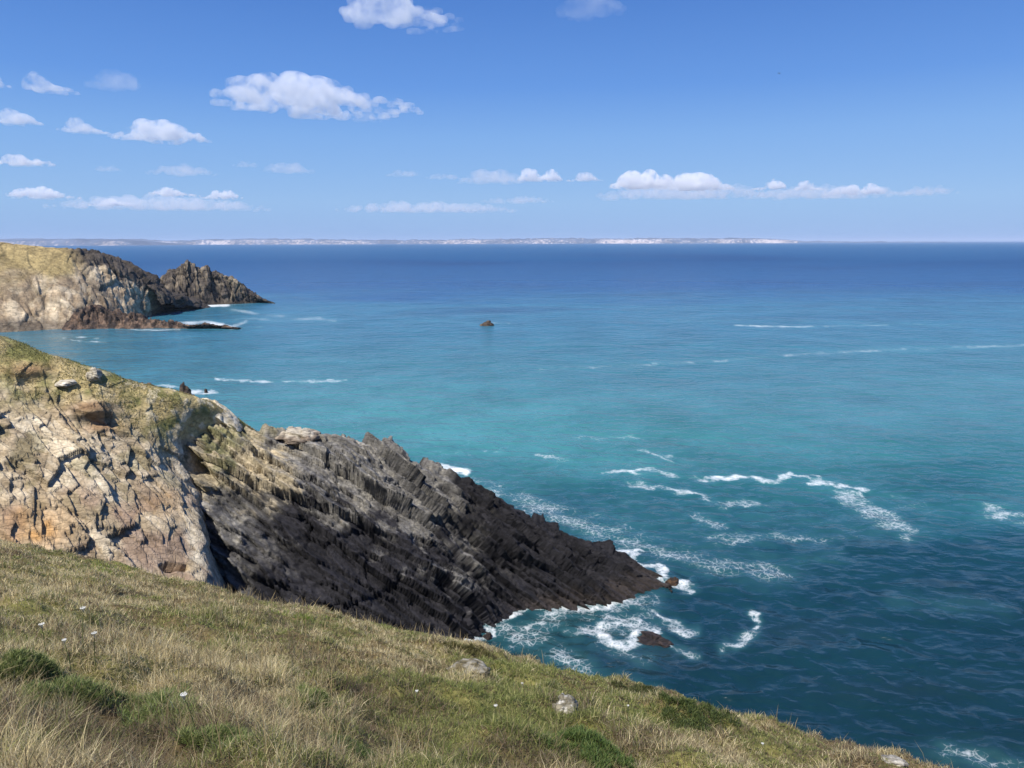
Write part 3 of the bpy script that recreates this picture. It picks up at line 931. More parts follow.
def reef_col(V, cx, cyy, t1, c1, nrm):
    n2 = fbm(V / 3.0, 3, 88)
    a = sstep(-0.3, 0.5, n2 + 0.4 * t1)
    t = lin(66, 56, 50)[None] * (1 - a[:, None]) + lin(122, 100, 82)[None] * a[:, None]
    return t * np.clip(1 + 0.3 * t1, 0.5, 1.5)[:, None] * (1 - 0.4 * c1)[:, None]


loft('reef', [((62, 325, 318), (62, 329)), ((78, 312, 320), (78, 328.5)), ((92, 306, 322), (92, 328)), ((112, 310, 322), (112, 327.5)), ((132, 314, 322), (132, 328)), ((150, 318, 320), (150, 327.5)),
              ((172, 321, 318), (172, 327.5)), ((190, 325, 314), (190, 327.8)), ((206, 323.5, 314), (206, 327.6)), ((222, 325.5, 313), (222, 327.6)), ((238, 328, 312), (238, 328))],
     60, 260, Ri, [(8, 3, 2.2), (3.5, 1.5, 1.1)], (1.1, 0.6), 43, reef_col, M_FARROCK,
     'low brown reef ringed with surf at the foot of the promontory', 'reef', None, 14.0, 0.5, 0.6)


# ------------------------------------------------------------------ far coast on the horizon
def make_coast(name, d0, prof, bottom, seed, label, pink=1.0):
    xs = np.arange(prof[0][0], prof[-1][0], 0.5)
    top = np.interp(xs, [p[0] for p in prof], [p[1] for p in prof])
    n = noise2(xs * 1.0, xs * 0.0, 9.0, seed, 4)
    top = top - n * 0.9 - 0.9 * noise2(xs * 1.0, xs * 0.0, 60.0, seed + 31, 3)
    rows = 12
    V = []
    tint = []
    hpx = 242.6 - top
    for j in range(rows):
        f = j / (rows - 1)
        for x, h in zip(xs, hpx):
            hz = max(h, 0.02) * d0 / F
            dd = d0 + 160 * math.sin(x * 0.021 + seed)
            X = (x - 512) / F * dd * CP
            if j == 0: V.append((X, dd, -2.0))
            elif j < 9: V.append((X, dd + 0.16 * hz * j, hz * (0.1 * j)))
            elif j == 9: V.append((X, dd + hz * 2.5, hz * 0.9))
            elif j == 10: V.append((X, dd + hz * 7, hz))
            else: V.append((X, dd + 2500, -2.0))
    V = np.array(V)
    xx = np.tile(xs, rows)
    jj = np.repeat(np.arange(rows), len(xs))
    q = np.stack([xx / 2.6, jj * 0.5, np.full(len(xx), seed * 1.7)], 1)
    a = fbm(q, 4, seed + 2)
    reg = noise2(xx, xx * 0, 40.0, seed + 4, 2)
    heath = lin(86, 96, 114); cl = lin(202, 188, 180); wh = lin(235, 228, 222)  # heath colour has a bluish haze tint mixed in
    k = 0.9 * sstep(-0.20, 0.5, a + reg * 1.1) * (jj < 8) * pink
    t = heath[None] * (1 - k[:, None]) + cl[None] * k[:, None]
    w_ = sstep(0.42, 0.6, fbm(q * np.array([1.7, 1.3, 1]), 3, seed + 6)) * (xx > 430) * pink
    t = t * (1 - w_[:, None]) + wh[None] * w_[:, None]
    o = build(name, V, [grid_faces(rows, len(xs))], M_COAST, None, {'tint': t})
    tag(o, label, kind='structure')


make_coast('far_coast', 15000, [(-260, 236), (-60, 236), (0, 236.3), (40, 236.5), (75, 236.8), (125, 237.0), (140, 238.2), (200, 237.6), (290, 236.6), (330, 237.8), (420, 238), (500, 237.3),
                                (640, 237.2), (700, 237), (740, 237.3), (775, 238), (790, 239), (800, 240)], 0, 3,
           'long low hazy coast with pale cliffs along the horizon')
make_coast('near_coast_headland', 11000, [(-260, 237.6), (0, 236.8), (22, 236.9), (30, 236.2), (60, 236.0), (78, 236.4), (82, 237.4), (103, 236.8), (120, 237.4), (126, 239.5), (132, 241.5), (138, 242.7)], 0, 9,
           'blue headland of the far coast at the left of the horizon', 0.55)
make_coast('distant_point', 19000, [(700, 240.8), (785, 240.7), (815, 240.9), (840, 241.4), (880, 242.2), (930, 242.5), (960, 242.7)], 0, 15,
           'faint low point at the far end of the coast', 0.1)


# ------------------------------------------------------------------ grassy foreground slope
EDGE = [(-260, 482), (-150, 508), (-60, 528), (0, 541), (60, 551), (110, 563), (170, 578), (230, 592), (330, 613), (400, 629), (450, 640), (510, 655), (560, 668),
        (630, 686), (700, 706), (760, 722), (800, 734), (860, 750), (930, 769), (1010, 792), (1120, 825), (1260, 870)]
SX, SY, Z0 = 0.22, 0.528, H - 1.7


def plane_hit(px, py):
    a, b, c = ray(px, py)
    t = (Z0 - H) / (c + SX * a + SY * b)
    return a * t, b * t


EW = np.array([plane_hit(*e) for e in EDGE])
EW = EW[np.argsort(EW[:, 0])]


def edge_y(x):
    return np.interp(x, EW[:, 0], EW[:, 1])


SMOOTH = np.array([edge_y(np.linspace(EW[0, 0], EW[-1, 0], 400))]).ravel()


def slope_z(x, y):
    x = np.asarray(x, float); y = np.asarray(y, float)
    ey = edge_y(x)
    s = y - ey
    z = Z0 - SX * x - SY * y
    over = np.clip(s, 0, 100)
    z = z - np.minimum(0.16 * over ** 2, 0.9 * over + 0.0) - 0.25 * np.clip(over - 1.5, 0, 100)
    near = sstep(0.8, 4.5, np.hypot(x, y))
    z = z + near * (0.30 * noise2(x, y, 4.2, 201, 3) + 0.30 * noise2(x, y, 0.9, 202, 3))
    back = np.clip(-y, 0, 100)
    z = z + back * SY * 0.6
    return np.maximum(z, -4.0)


def ground_tint(x, y, z):
    cx, cyy = chart(x, y, z)
    a = noise2(x, y, 2.5, 211, 4)
    t = lin(112, 98, 68)[None] * (1 - sstep(-0.3, 0.4, a))[:, None] + lin(118, 114, 66)[None] * sstep(-0.3, 0.4, a)[:, None]
    return t


gx_ = np.arange(-75, 46, 0.18)
gy_ = np.arange(-30, 62, 0.18)
GX, GY = np.meshgrid(gx_, gy_, indexing='xy')
GZ = slope_z(GX.ravel(), GY.ravel())
GV = np.stack([GX.ravel(), GY.ravel(), GZ - 0.035], 1)
ground = build('ground', GV, [grid_faces(len(gy_), len(gx_))], M_SOIL, None, {'tint': ground_tint(GV[:, 0], GV[:, 1], GV[:, 2])}, smooth=True)
tag(ground, 'soil of the grassy slope in front', kind='structure')


def blades(name, X, Y, Zb, hgt, wid, lean, col0, col1, seg=2, label='', up=None):
    """one mesh of bent blades; arrays per blade"""
    n = len(X)
    r = np.random.default_rng(n)
    az = r.random(n) * 2 * PI
    la = r.random(n) * 2 * PI
    sx, sy = np.cos(az) * wid * 0.5, np.sin(az) * wid * 0.5
    lx, ly = np.cos(la) * lean * hgt, np.sin(la) * lean * hgt
    base = np.stack([X, Y, Zb - 0.02], 1)
    hz = hgt * np.sqrt(np.clip(1 - (lean * 0.75) ** 2, 0.1, 1))
    mid = base + np.stack([lx * 0.35, ly * 0.35, hz * 0.6], 1)
    tipp = base + np.stack([lx, ly, hz], 1)
    side = np.stack([sx, sy, np.zeros(n)], 1)
    V = np.stack([base - side, base + side, mid - side * 0.75, mid + side * 0.75, tipp], 1).reshape(-1, 3)
    i = np.arange(n) * 5
    quads = np.stack([i, i + 1, i + 3, i + 2], 1)
    tris = np.stack([i + 2, i + 3, i + 4], 1)
    t = np.stack([col0, col0, (col0 + col1) / 2, (col0 + col1) / 2, col1], 1).reshape(-1, 3)
    return V, quads, tris, t


def scatter(n, dmin, dmax, power):
    """points on the slope, thinning with distance"""
    u = rng.random(n)
    k = 2 - power
    d = (dmin ** k + u * (dmax ** k - dmin ** k)) ** (1 / k)
    th = np.radians(rng.uniform(-42, 40, n))
    x, y = d * np.sin(th), d * np.cos(th)
    m = (y < edge_y(x) + 1.8) & (y > 0.5)
    x, y = x[m], y[m]
    z = slope_z(x, y)
    cx, cyy = chart(x, y, z)
    m = (cx > -70) & (cx < 1100) & (cyy < 850)
    return x[m], y[m], z[m], cx[m], cyy[m]


def ell(cx, cy, px, py, rx, ry):
    return np.exp(-(((cx - px) / rx) ** 2 + ((cy - py) / ry) ** 2))


def make_grass():
    Vs, Qs, Ts, Cs = [], [], [], []
    off = 0
    x, y, z, cx, cyy = scatter(1050000, 2.5, 48, 1.15)
    d = np.sqrt(x * x + y * y + (H - z) ** 2)
    n = len(x)
    big = noise2(x, y, 3.0, 221, 3)
    med = noise2(x, y, 0.9, 222, 3)
    sm = noise2(x, y, 0.28, 223, 2)
    # fields of the four kinds of growth
    straw = -0.08 + 0.7 * big + 0.8 * med
    straw += 0.55 * ell(cx, cyy, 230, 660, 130, 60) + 0.35 * ell(cx, cyy, 60, 590, 120, 40) + 0.5 * ell(cx, cyy, 270, 745, 60, 40) + 0.3 * ell(cx, cyy, 30, 740, 70, 60)
    green = 0.13 - 0.45 * big + 0.9 * noise2(x, y, 1.3, 224, 3)
    green += 0.55 * ell(cx, cyy, 330, 625, 110, 22) + 0.35 * ell(cx, cyy, 120, 568, 70, 10) + 0.5 * ell(cx, cyy, 520, 700, 160, 40) + 0.3 * ell(cx, cyy, 320, 720, 60, 30)
    green += 0.35 * ell(cx, cyy, 640, 730, 120, 40)
    heath = 0.05 + 1.0 * noise2(x, y, 1.8, 225, 3)
    heath += 0.5 * ell(cx, cyy, 150, 745, 80, 35) + 0.5 * ell(cx, cyy, 350, 690, 50, 25) + 0.55 * ell(cx, cyy, 720, 755, 260, 35) + 0.2 * ell(cx, cyy, 420, 740, 80, 40)
    heath += 0.3 * ell(cx, cyy, 80, 640, 60, 18)
    K = np.stack([straw, green, heath], 1) + rng.normal(0, 0.34, (n, 3))
    k = K.argmax(1)
    tuss = np.clip(0.85 + 1.5 * med + 1.4 * sm, 0.55, 2.5)
    rightness = sstep(450, 800, cx)
    hg = np.choose(k, [0.125, 0.09, 0.12]) * (0.8 + 0.4 * sstep(620, 740, cyy)) * tuss * rng.uniform(0.6, 1.35, n) * (1 - 0.35 * rightness)
    ey = y - edge_y(x)
    hg *= 1 - 0.3 * sstep(-1.5, 0.5, ey)
    wd = np.maximum(0.005, d * 0.00075) * rng.uniform(0.7, 1.3, n) * np.choose(k, [0.9, 1.2, 1.0])
    ln = np.clip(rng.normal(0.8, 0.36, n) + 0.2 * (k == 2), 0.1, 1.25)
    c_str = np.array([lin(212, 196, 152), lin(192, 178, 132), lin(178, 160, 124), lin(224, 210, 170)])
    c_grn = np.array([lin(142, 144, 84), lin(124, 130, 72), lin(166, 164, 108), lin(108, 118, 64)])
    c_hth = np.array([lin(128, 110, 88), lin(104, 86, 68), lin(148, 134, 110), lin(104, 104, 64)])
    pick = rng.integers(0, 4, n)
    col = np.where((k == 0)[:, None], c_str[pick], np.where((k == 1)[:, None], c_grn[pick], c_hth[pick]))
    br = sstep(0.55, 0.9, ell(cx, cyy, 330, 612, 90, 14) + ell(cx, cyy, 120, 566, 60, 9) + 0.3 * med)
    col = np.where(((k == 1) & (rng.random(n) < br * 0.8))[:, None], lin(128, 146, 62)[None], col)
    col *= rng.uniform(0.75, 1.55, n)[:, None]
    # blades slightly darker at the foot
    c0 = col * 0.95
    V, q, t, c = blades('g', x, y, z, hg, wd, ln, c0, col)
    Vs.append(V); Qs.append(q + off); Ts.append(t + off); Cs.append(c); off += len(V)
    # tall dry seed stalks
    x, y, z, cx, cyy = scatter(26000, 3, 44, 1.0)
    d = np.sqrt(x * x + y * y + (H - z) ** 2)
    p = 0.25 + 0.9 * ell(cx, cyy, 240, 660, 130, 70) + 0.7 * ell(cx, cyy, 270, 750, 70, 50) + 0.4 * ell(cx, cyy, 20, 680, 60, 80) + 0.5 * noise2(x, y, 1.5, 230, 3) - 0.3 * sstep(450, 700, cx)
    m = rng.random(len(x)) < np.clip(p, 0.02, 1) * 0.55
    x, y, z, d = x[m], y[m], z[m], d[m]
    n = len(x)
    hg = rng.uniform(0.28, 0.58, n)
    V, q, t, c = blades('s', x, y, z, hg, np.maximum(0.005, d * 0.00075), np.clip(rng.normal(0.35, 0.2, n), 0.05, 0.9),
                        np.tile(lin(150, 128, 90), (n, 1)), np.tile(lin(206, 184, 138), (n, 1)) * rng.uniform(0.75, 1.2, n)[:, None])
    Vs.append(V); Qs.append(q + off); Ts.append(t + off); Cs.append(c); off += len(V)
    o = build('grass', np.concatenate(Vs), [np.concatenate(Qs), np.concatenate(Ts)], M_GRASS, None, {'tint': np.concatenate(Cs)})
    tag(o, 'mixed dry and green grass and heath on the near slope', kind='stuff')


make_grass()


def make_cliff_grass():
    idx = np.where(cliffT > 0.5)[0]
    w_ = np.ones(len(idx))
    pick = rng.choice(idx, 45000, replace=True)
    p = cliffV[pick] + rng.normal(0, 0.08, (len(pick), 3)) * np.array([1, 1, 0])
    cx, cyy = chart(p[:, 0], p[:, 1], p[:, 2])
    nn = fbm(p / 2.0, 3, 240)
    m = (cx > -80) & (nn > -0.12) & (cliffN[pick][:, 2] > 0.3) & (cyy < 520)
    p, nn, cx = p[m], nn[m], cx[m]
    n = len(p)
    g = sstep(-0.1, 0.35, fbm(p / 3.0, 3, 241) + 0.15)
    c = lin(188, 172, 124)[None] * (1 - g[:, None]) + lin(140, 140, 84)[None] * g[:, None]
    c = c * rng.uniform(0.7, 1.25, n)[:, None]
    V, q, t, cc = blades('c', p[:, 0], p[:, 1], p[:, 2], rng.uniform(0.06, 0.18, n), np.full(n, 0.05), np.clip(rng.normal(0.6, 0.25, n), 0.1, 1.1), c * 0.8, c)
    o = build('cliff_grass', V, [q, t], M_GRASS, None, {'tint': cc})
    tag(o, 'thin dry turf on the upper slope of the tan cliff', kind='stuff')


make_cliff_grass()


# ------------------------------------------------------------------ boulders and rocks in the sea
def ico(sub):
    import bmesh
    bm = bmesh.new()
    bmesh.ops.create_icosphere(bm, subdivisions=sub, radius=1.0)
    v = np.array([x.co[:] for x in bm.verts])
    f = np.array([[l.vert.index for l in p.loops] for p in bm.faces])
    bm.free()
    return v, f


ICO5 = ico(5)


def boulder(name, loc, size, seed, tintf, label, cat, rot=0.0, group=None, material=None, blocky=0.32, flat=0.55):
    v, f = ICO5
    v = v.copy()
    s = np.array(size, float)
    m = float(s.mean())
    R = frame_from((0.8, -0.3, -0.5), (0.4, 0.3, 0.85))
    d, c1, t1 = rock_disp(v + seed * 3.7, R, [(1.5, 1.0, 0.8), (0.7, 0.5, 0.4)], (blocky * 0.8, blocky * 0.25), seed, 0.2, 0.12)
    v = v * (1 + d + 0.10 * fbm(v * 1.3 + seed, 2, seed) + 0.02 * fbm(v * 7, 3, seed))[:, None]
    v[:, 2] = np.where(v[:, 2] < 0, v[:, 2] * flat, v[:, 2])
    v = v * s
    ca, sa = math.cos(rot), math.sin(rot)
    v = np.stack([v[:, 0] * ca - v[:, 1] * sa, v[:, 0] * sa + v[:, 1] * ca, v[:, 2]], 1)
    tint = tintf(v / m, t1) * (1 - 0.3 * c1)[:, None] * np.clip(1 + 0.3 * t1, 0.6, 1.4)[:, None]
    o = build(name, v, [f], material or M_STONE, None, {'tint': tint}, loc=loc)
    return tag(o, label, cat, group)


def two(a, b, seed, s=0.5, lo=-0.2, hi=0.3):
    def fn(v, t1):
        k = sstep(lo, hi, fbm(v / s + 3, 4, seed))
        return a[None] * (1 - k[:, None]) + b[None] * k[:, None]
    return fn


def cap(a, b, z0, seed):
    def fn(v, t1):
        k = sstep(z0 - 0.25, z0 + 0.25, v[:, 2] + 0.4 * fbm(v / 0.5, 3, seed))
        return a[None] * (1 - k[:, None]) + b[None] * k[:, None]
    return fn


def on_slope(px, py):
    """where a photo point lies on the near slope"""
    a, b, c = ray(px, py)
    ts = np.linspace(2, 60, 4000)
    zz = slope_z(a * ts, b * ts)
    hit = np.where(H + c * ts < zz)[0]
    t = ts[hit[0]] if len(hit) else 30
    return np.array([a * t, b * t, H + c * t])


grey1, grey2, white1 = lin(150, 146, 134), lin(118, 106, 88), lin(226, 222, 212)
p = on_slope(464, 676)
boulder('boulder', p + np.array([0, 0.1, 0.02]), (0.43, 0.35, 0.19), 3, two(lin(112, 102, 74), lin(146, 140, 124), 5), 'larger grey boulder with a brown flank half sunk in the grass', 'boulder', 0.4)
p = on_slope(566, 711)
boulder('boulder', p + np.array([0, 0.1, 0.0]), (0.23, 0.19, 0.17), 6, two(lin(128, 122, 104), lin(190, 186, 174), 9, 0.5, 0.1, 0.35), 'small grey stone with white lichen in the grass above the sea', 'boulder', 1.1)
p = on_slope(894, 764)
boulder('boulder', p + np.array([0, 0.1, -0.02]), (0.24, 0.16, 0.07), 8, two(lin(150, 144, 130), lin(190, 185, 172), 12), 'flat pale stone at the lip of the slope, low on the right', 'boulder', -0.4)

# ridge boulders of the tan cliff
boulder('boulder', Vector(at_y(298, 437, 73.5)), (2.0, 1.6, 0.9), 11, cap(lin(132, 118, 102), lin(190, 180, 160), 0.28, 4), 'rounded pale-topped boulder on the crest where turf meets dark rock', 'boulder', 0.1, None, M_ROCK)
boulder('boulder', Vector(at_y(94, 376, 65.6)), (0.7, 0.6, 0.8), 14, two(lin(178, 168, 146), lin(204, 196, 176), 4), 'pale upright stone on the crest of the tan cliff', 'boulder', 0.6, None, M_ROCK)
boulder('boulder', Vector(at_y(222, 414, 72.6)), (2.3, 1.3, 0.5), 17, two(lin(206, 190, 156), lin(222, 212, 188), 4), 'long bleached slab sloping along the cliff crest', 'boulder', 0.0, None, M_ROCK).rotation_euler = (0.2, 0.72, 0)
boulder('boulder', Vector(at_y(66, 383, 64.2)), (0.9, 0.8, 0.4), 19, two(lin(186, 176, 154), lin(208, 200, 184), 4), 'low pale stone lying in turf below the crest', 'boulder', 0.2, None, M_ROCK)

# rocks in the water
dk1, dk2 = lin(54, 46, 42), lin(92, 78, 66)


def searock(px, py, wpx, hpx, seed, tf, label, depth=0.7, rot=0.0, sink=0.2, cat='rock', group=None):
    p = np.array(at_z(px, py, 0.0))
    r = math.hypot(p[1], H)
    w_, h_ = wpx / F * r / 2, hpx / F * r
    return boulder('sea_rock', (p[0], p[1], -sink * h_), (w_ * 0.9, w_ * depth, h_ * (1 + sink) * 0.85), seed, tf, label, cat, rot, group, M_ROCK, 0.38)


searock(487, 325.5, 14, 4.0, 21, two(dk1, lin(104, 88, 72), 2), 'lone brown rock awash in the open bay', 0.6)
searock(186, 394.5, 12, 11, 23, two(dk1, dk2, 3), 'dark square rock breaking the surf behind the cliff crest', 0.6, 0.2)
searock(206, 392, 4, 6, 25, two(dk1, dk2, 4), 'tiny dark rock spike in the surf right of the square rock', 0.8)
searock(146, 390, 24, 8, 27, two(lin(84, 66, 52), lin(112, 92, 72), 5), 'low brown rocks at the waterline behind the turf crest', 0.5)
searock(128, 384, 12, 7, 28, two(lin(84, 66, 52), lin(104, 86, 70), 5), 'small dark rock peeping over the crest beside the brown rocks', 0.5)
searock(652, 641, 40, 5, 29, two(lin(44, 40, 42), lin(72, 62, 58), 6), 'low black rock awash in foam in front of the headland', 0.55, -0.35, 0.35)
searock(672, 583, 14, 6, 31, two(dk1, lin(88, 68, 50), 7), 'small wet rock just off the tip of the headland', 0.7)
searock(487, 637, 9, 6, 33, two(lin(40, 36, 36), lin(66, 58, 54), 8), 'black knob at the foot of the headland beside the grass', 0.8)


# ------------------------------------------------------------------ shrubs and flowers on the slope
def gorse(px, py, wpx, hpx, seed, label, tone=(lin(132, 144, 82), lin(106, 122, 66), lin(158, 164, 106)), hm=0.12):
    c = on_slope(px, py)
    r = np.random.default_rng(seed)
    dist = np.linalg.norm(c - np.array([0, 0, H]))
    rx = wpx / F * dist / 2
    top = on_slope(px, py - hpx)
    ry = max(rx * 0.5, min(abs(top[1] - c[1]), 2.5) * 0.55)
    root = empty('gorse_shrub', c)
    tag(root, label, 'shrub', 'gorse shrubs among the grass')
    n = int(6000 + 5000 * rx)
    a = r.random(n) * 2 * PI
    q = np.sqrt(r.random(n))
    lob = 1 + 0.25 * np.sin(a * 3 + seed) + 0.15 * np.sin(a * 5 + 2 * seed)
    x, y = c[0] + q * rx * lob * np.cos(a), c[1] + q * ry * lob * np.sin(a)
    gz = slope_z(x, y)
    bump = 0.65 + 0.6 * noise2(x, y, 0.35, seed, 3)
    keep = noise2(x, y, 0.45, seed + 70, 3) > -0.12 - 0.25 * (1 - q)
    x, y, gz, bump, q, a = x[keep], y[keep], gz[keep], bump[keep], q[keep], a[keep]
    n = len(x)
    hh = hm * np.sqrt(np.clip(1 - q ** 2, 0.02, 1)) * np.clip(bump, 0.3, 1.4)
    zz = gz + hh * r.uniform(0.45, 1.0, n)
    pick = r.integers(0, len(tone), n)
    col = np.array(tone)[pick] * r.uniform(0.75, 1.25, n)[:, None]
    V, qd, tr, cc = blades('f', x - c[0], y - c[1], zz - c[2], r.uniform(0.04, 0.10, n), np.full(n, max(0.007, dist * 0.0009)), np.clip(r.normal(0.75, 0.25, n), 0.1, 1.2), col * 0.75, col)
    build('foliage', V, [qd, tr], M_FOLIAGE, root, {'tint': cc})
    # stems
    k = 7
    a = r.random(k) * 2 * PI
    q = np.sqrt(r.random(k)) * 0.8
    bx, by = q * rx * np.cos(a), q * ry * np.sin(a)
    bz = slope_z(bx + c[0], by + c[1]) - c[2]
    hz = hm * 0.7 * np.sqrt(1 - q ** 2)
    for i in range(k):
        vs = []
        for (f, rr) in ((-0.1, 0.012), (0.5, 0.009), (1.0, 0.005)):
            for j in range(5):
                t = j * PI / 2.5
                sw = 0.3 * f * f * hz[i]
                vs.append((bx[i] + sw * math.cos(a[i]) + rr * math.cos(t), by[i] + sw * math.sin(a[i]) + rr * math.sin(t), bz[i] + f * hz[i]))
        fs = [(m * 5 + j, m * 5 + (j + 1) % 5, m * 5 + 5 + (j + 1) % 5, m * 5 + 5 + j) for m in range(2) for j in range(5)]
        build('stem', np.array(vs), [np.array(fs)], M_TWIG, root)
    return root


gorse(85, 690, 95, 26, 1, 'broad dark green gorse mat at the left of the slope')
gorse(150, 708, 90, 30, 2, 'dark green gorse beside a lone white flower head')
gorse(44, 672, 44, 16, 3, 'small bright gorse tuft at the upper end of the broad green mat')
gorse(312, 700, 46, 16, 4, 'round green gorse cushion amid straw in the middle of the slope')
gorse(225, 752, 60, 22, 5, 'grass-green low shrub at the lower rim by pale straw')
gorse(345, 752, 54, 18, 6, 'olive shrub at the lower rim amid heather', (lin(91, 114, 57), lin(70, 85, 49), lin(114, 124, 72)))
gorse(640, 690, 44, 12, 7, 'dark shrub on the brow left of the larger brow bush', (lin(83, 91, 49), lin(72, 75, 46), lin(106, 109, 62)), 0.22)
gorse(690, 712, 62, 16, 8, 'wide dark green bush standing on the brow against the sea', (lin(83, 98, 49), lin(65, 78, 44), lin(109, 119, 65)), 0.3)
gorse(475, 658, 60, 12, 9, 'brownish green bush on the brow above the foam', (lin(109, 104, 57), lin(91, 85, 52), lin(127, 122, 72)), 0.3)
gorse(585, 742, 90, 20, 10, 'low green patch of heath below the small grey stone', (lin(93, 117, 57), lin(78, 98, 52), lin(117, 130, 70)), 0.18)


def flower(px, py, hgt, rad, seed, label):
    base = on_slope(px, py)
    dist = np.linalg.norm(base - np.array([0, 0, H]))
    # the head is at the photo point, so the foot of the plant is lower down the frame
    base = on_slope(px - 2, py + hgt * F / dist * 0.82)
    rad *= 0.42
    root = empty('wild_carrot', base)
    tag(root, label, 'flower', 'white wild carrot flowers')
    r = np.random.default_rng(seed)
    lean = np.array([0.12 * r.normal(), 0.12 * r.normal(), 0])
    vs, fs = [], []
    for k in range(6):
        t = k / 5
        c = lean * hgt * t * t + np.array([0, 0, hgt * t - 0.03 * (1 - t)])
        for j in range(5):
            a = j * 2 * PI / 5
            vs.append(c + 0.006 * (1 - 0.5 * t) * np.array([math.cos(a), math.sin(a), 0]))
        if k:
            o_ = (k - 1) * 5
            for j in range(5):
                fs.append((o_ + j, o_ + (j + 1) % 5, o_ + 5 + (j + 1) % 5, o_ + 5 + j))
    build('stem', np.array(vs), [np.array(fs)], M_STEM, root)
    top = lean * hgt + np.array([0, 0, hgt])
    vs, f3 = [], []
    for i in range(110):
        a = r.random() * 2 * PI
        q = math.sqrt(r.random())
        c = top + np.array([rad * q * math.cos(a), rad * q * math.sin(a), 0.02 + 0.25 * rad * q * q + 0.006 * r.random()])
        o_ = len(vs)
        b = r.random() * PI
        s = rad * 0.16
        for j in range(4):
            vs.append(c + np.array([s * math.cos(b + j * PI / 2), s * math.sin(b + j * PI / 2), 0.25 * s * r.normal()]))
        f3.append((o_, o_ + 1, o_ + 2)); f3.append((o_, o_ + 2, o_ + 3))
    for i in range(14):
        a = i * 2 * PI / 14
        c = top + np.array([rad * 0.85 * math.cos(a), rad * 0.85 * math.sin(a), 0.02 + 0.2 * rad])
        o_ = len(vs)
        sd = 0.002 * np.array([-math.sin(a), math.cos(a), 0])
        vs += [top - np.array([0, 0, 0.03]), c - sd, c + sd]
        f3.append((o_, o_ + 1, o_ + 2))
    build('flower_head', np.array(vs), [np.array(f3)], M_PETAL, root)


flower(85, 629, 0.45, 0.065, 1, 'white flower head topmost of the cluster above the gorse mat')
flower(49, 638, 0.42, 0.06, 2, 'white flower head at the left of the cluster above the gorse mat')
flower(97, 640, 0.42, 0.06, 3, 'white flower head at the right of the cluster above the gorse mat')
flower(73, 650, 0.36, 0.05, 4, 'faint white flower head lowest of the cluster above the gorse mat')
flower(197, 706, 0.36, 0.055, 5, 'lone bright white flower head beside dark gorse')
flower(416, 697, 0.22, 0.055, 6, 'lone white flower head in brown grass below the larger boulder')
flower(497, 710, 0.22, 0.065, 7, 'white flower head between the two grey stones')
flower(526, 687, 0.22, 0.05, 8, 'white flower head near the brow above the small stone')
flower(630, 709, 0.2, 0.055, 9, 'white flower head in dark heath left of the brow bush')
flower(764, 747, 0.2, 0.055, 10, 'white flower head in the dark heath at the right of the slope')


# ------------------------------------------------------------------ sailing boat and bird
def make_boat():
    p = np.array(at_z(632, 245.2, 0.0))
    root = empty('sailboat', p)
    root.rotation_euler = (0, 0, 0.5)
    tag(root, 'tiny white sailing boat far out below the coast', 'sailboat')
    L_, B_ = 14.0, 4.0
    vs, fs = [], []
    xs = np.linspace(-1, 1, 13)
    for x in xs:
        hw = B_ / 2 * (1 - max(x, -0.2) ** 2 if x > 0 else 1 - 0.25 * x * x)
        hw = max(hw, 0.05)
        for yy, zz in ((-hw, 1.5), (-hw * 0.8, 0.3), (0, -0.6), (hw * 0.8, 0.3), (hw, 1.5), (0, 1.7)):
            vs.append((x * L_ / 2, yy, zz + 0.3 * x * x))
    for i in range(12):
        for j in range(6):
            a = i * 6 + j; b = i * 6 + (j + 1) % 6
            fs.append((a, b, b + 6, a + 6))
    build('hull', np.array(vs), [np.array(fs)], M_HULL, root)
    vs, fs = [], []
    for z, r_ in ((1.5, 0.12), (20, 0.07)):
        for j in range(6):
            vs.append((0.6 + r_ * math.cos(j * PI / 3), r_ * math.sin(j * PI / 3), z))
    fs = [(j, (j + 1) % 6, 6 + (j + 1) % 6, 6 + j) for j in range(6)]
    build('mast', np.array(vs), [np.array(fs)], M_MAST, root)

    def sail(name, A, B, C, belly):
        A, B, C = map(np.array, (A, B, C))
        vs, f3 = [], []
        n = 8
        idx = {}
        for side in (0, 1):
            for i in range(n + 1):
                for j in range(n + 1 - i):
                    s, t = i / n, j / n
                    p_ = A + (B - A) * s + (C - A) * t
                    p_ = p_ + np.array([0, belly * 27 * s * t * (1 - s - t) + 0.02 * side, 0])
                    idx[side, i, j] = len(vs); vs.append(p_)
            for i in range(n):
                for j in range(n - i):
                    f3.append((idx[side, i, j], idx[side, i + 1, j], idx[side, i, j + 1]))
                    if i + j < n - 1:
                        f3.append((idx[side, i + 1, j], idx[side, i + 1, j + 1], idx[side, i, j + 1]))
        build(name, np.array(vs, float), [np.array(f3)], M_SAIL, root)
    sail('mainsail', (0.4, 0, 2.8), (-6.0, 0.8, 3.0), (0.4, 0, 19.5), 0.7)
    sail('jib', (6.6, 0, 2.2), (0.2, 0.9, 2.6), (0.8, 0, 17.0), 0.6)


make_boat()


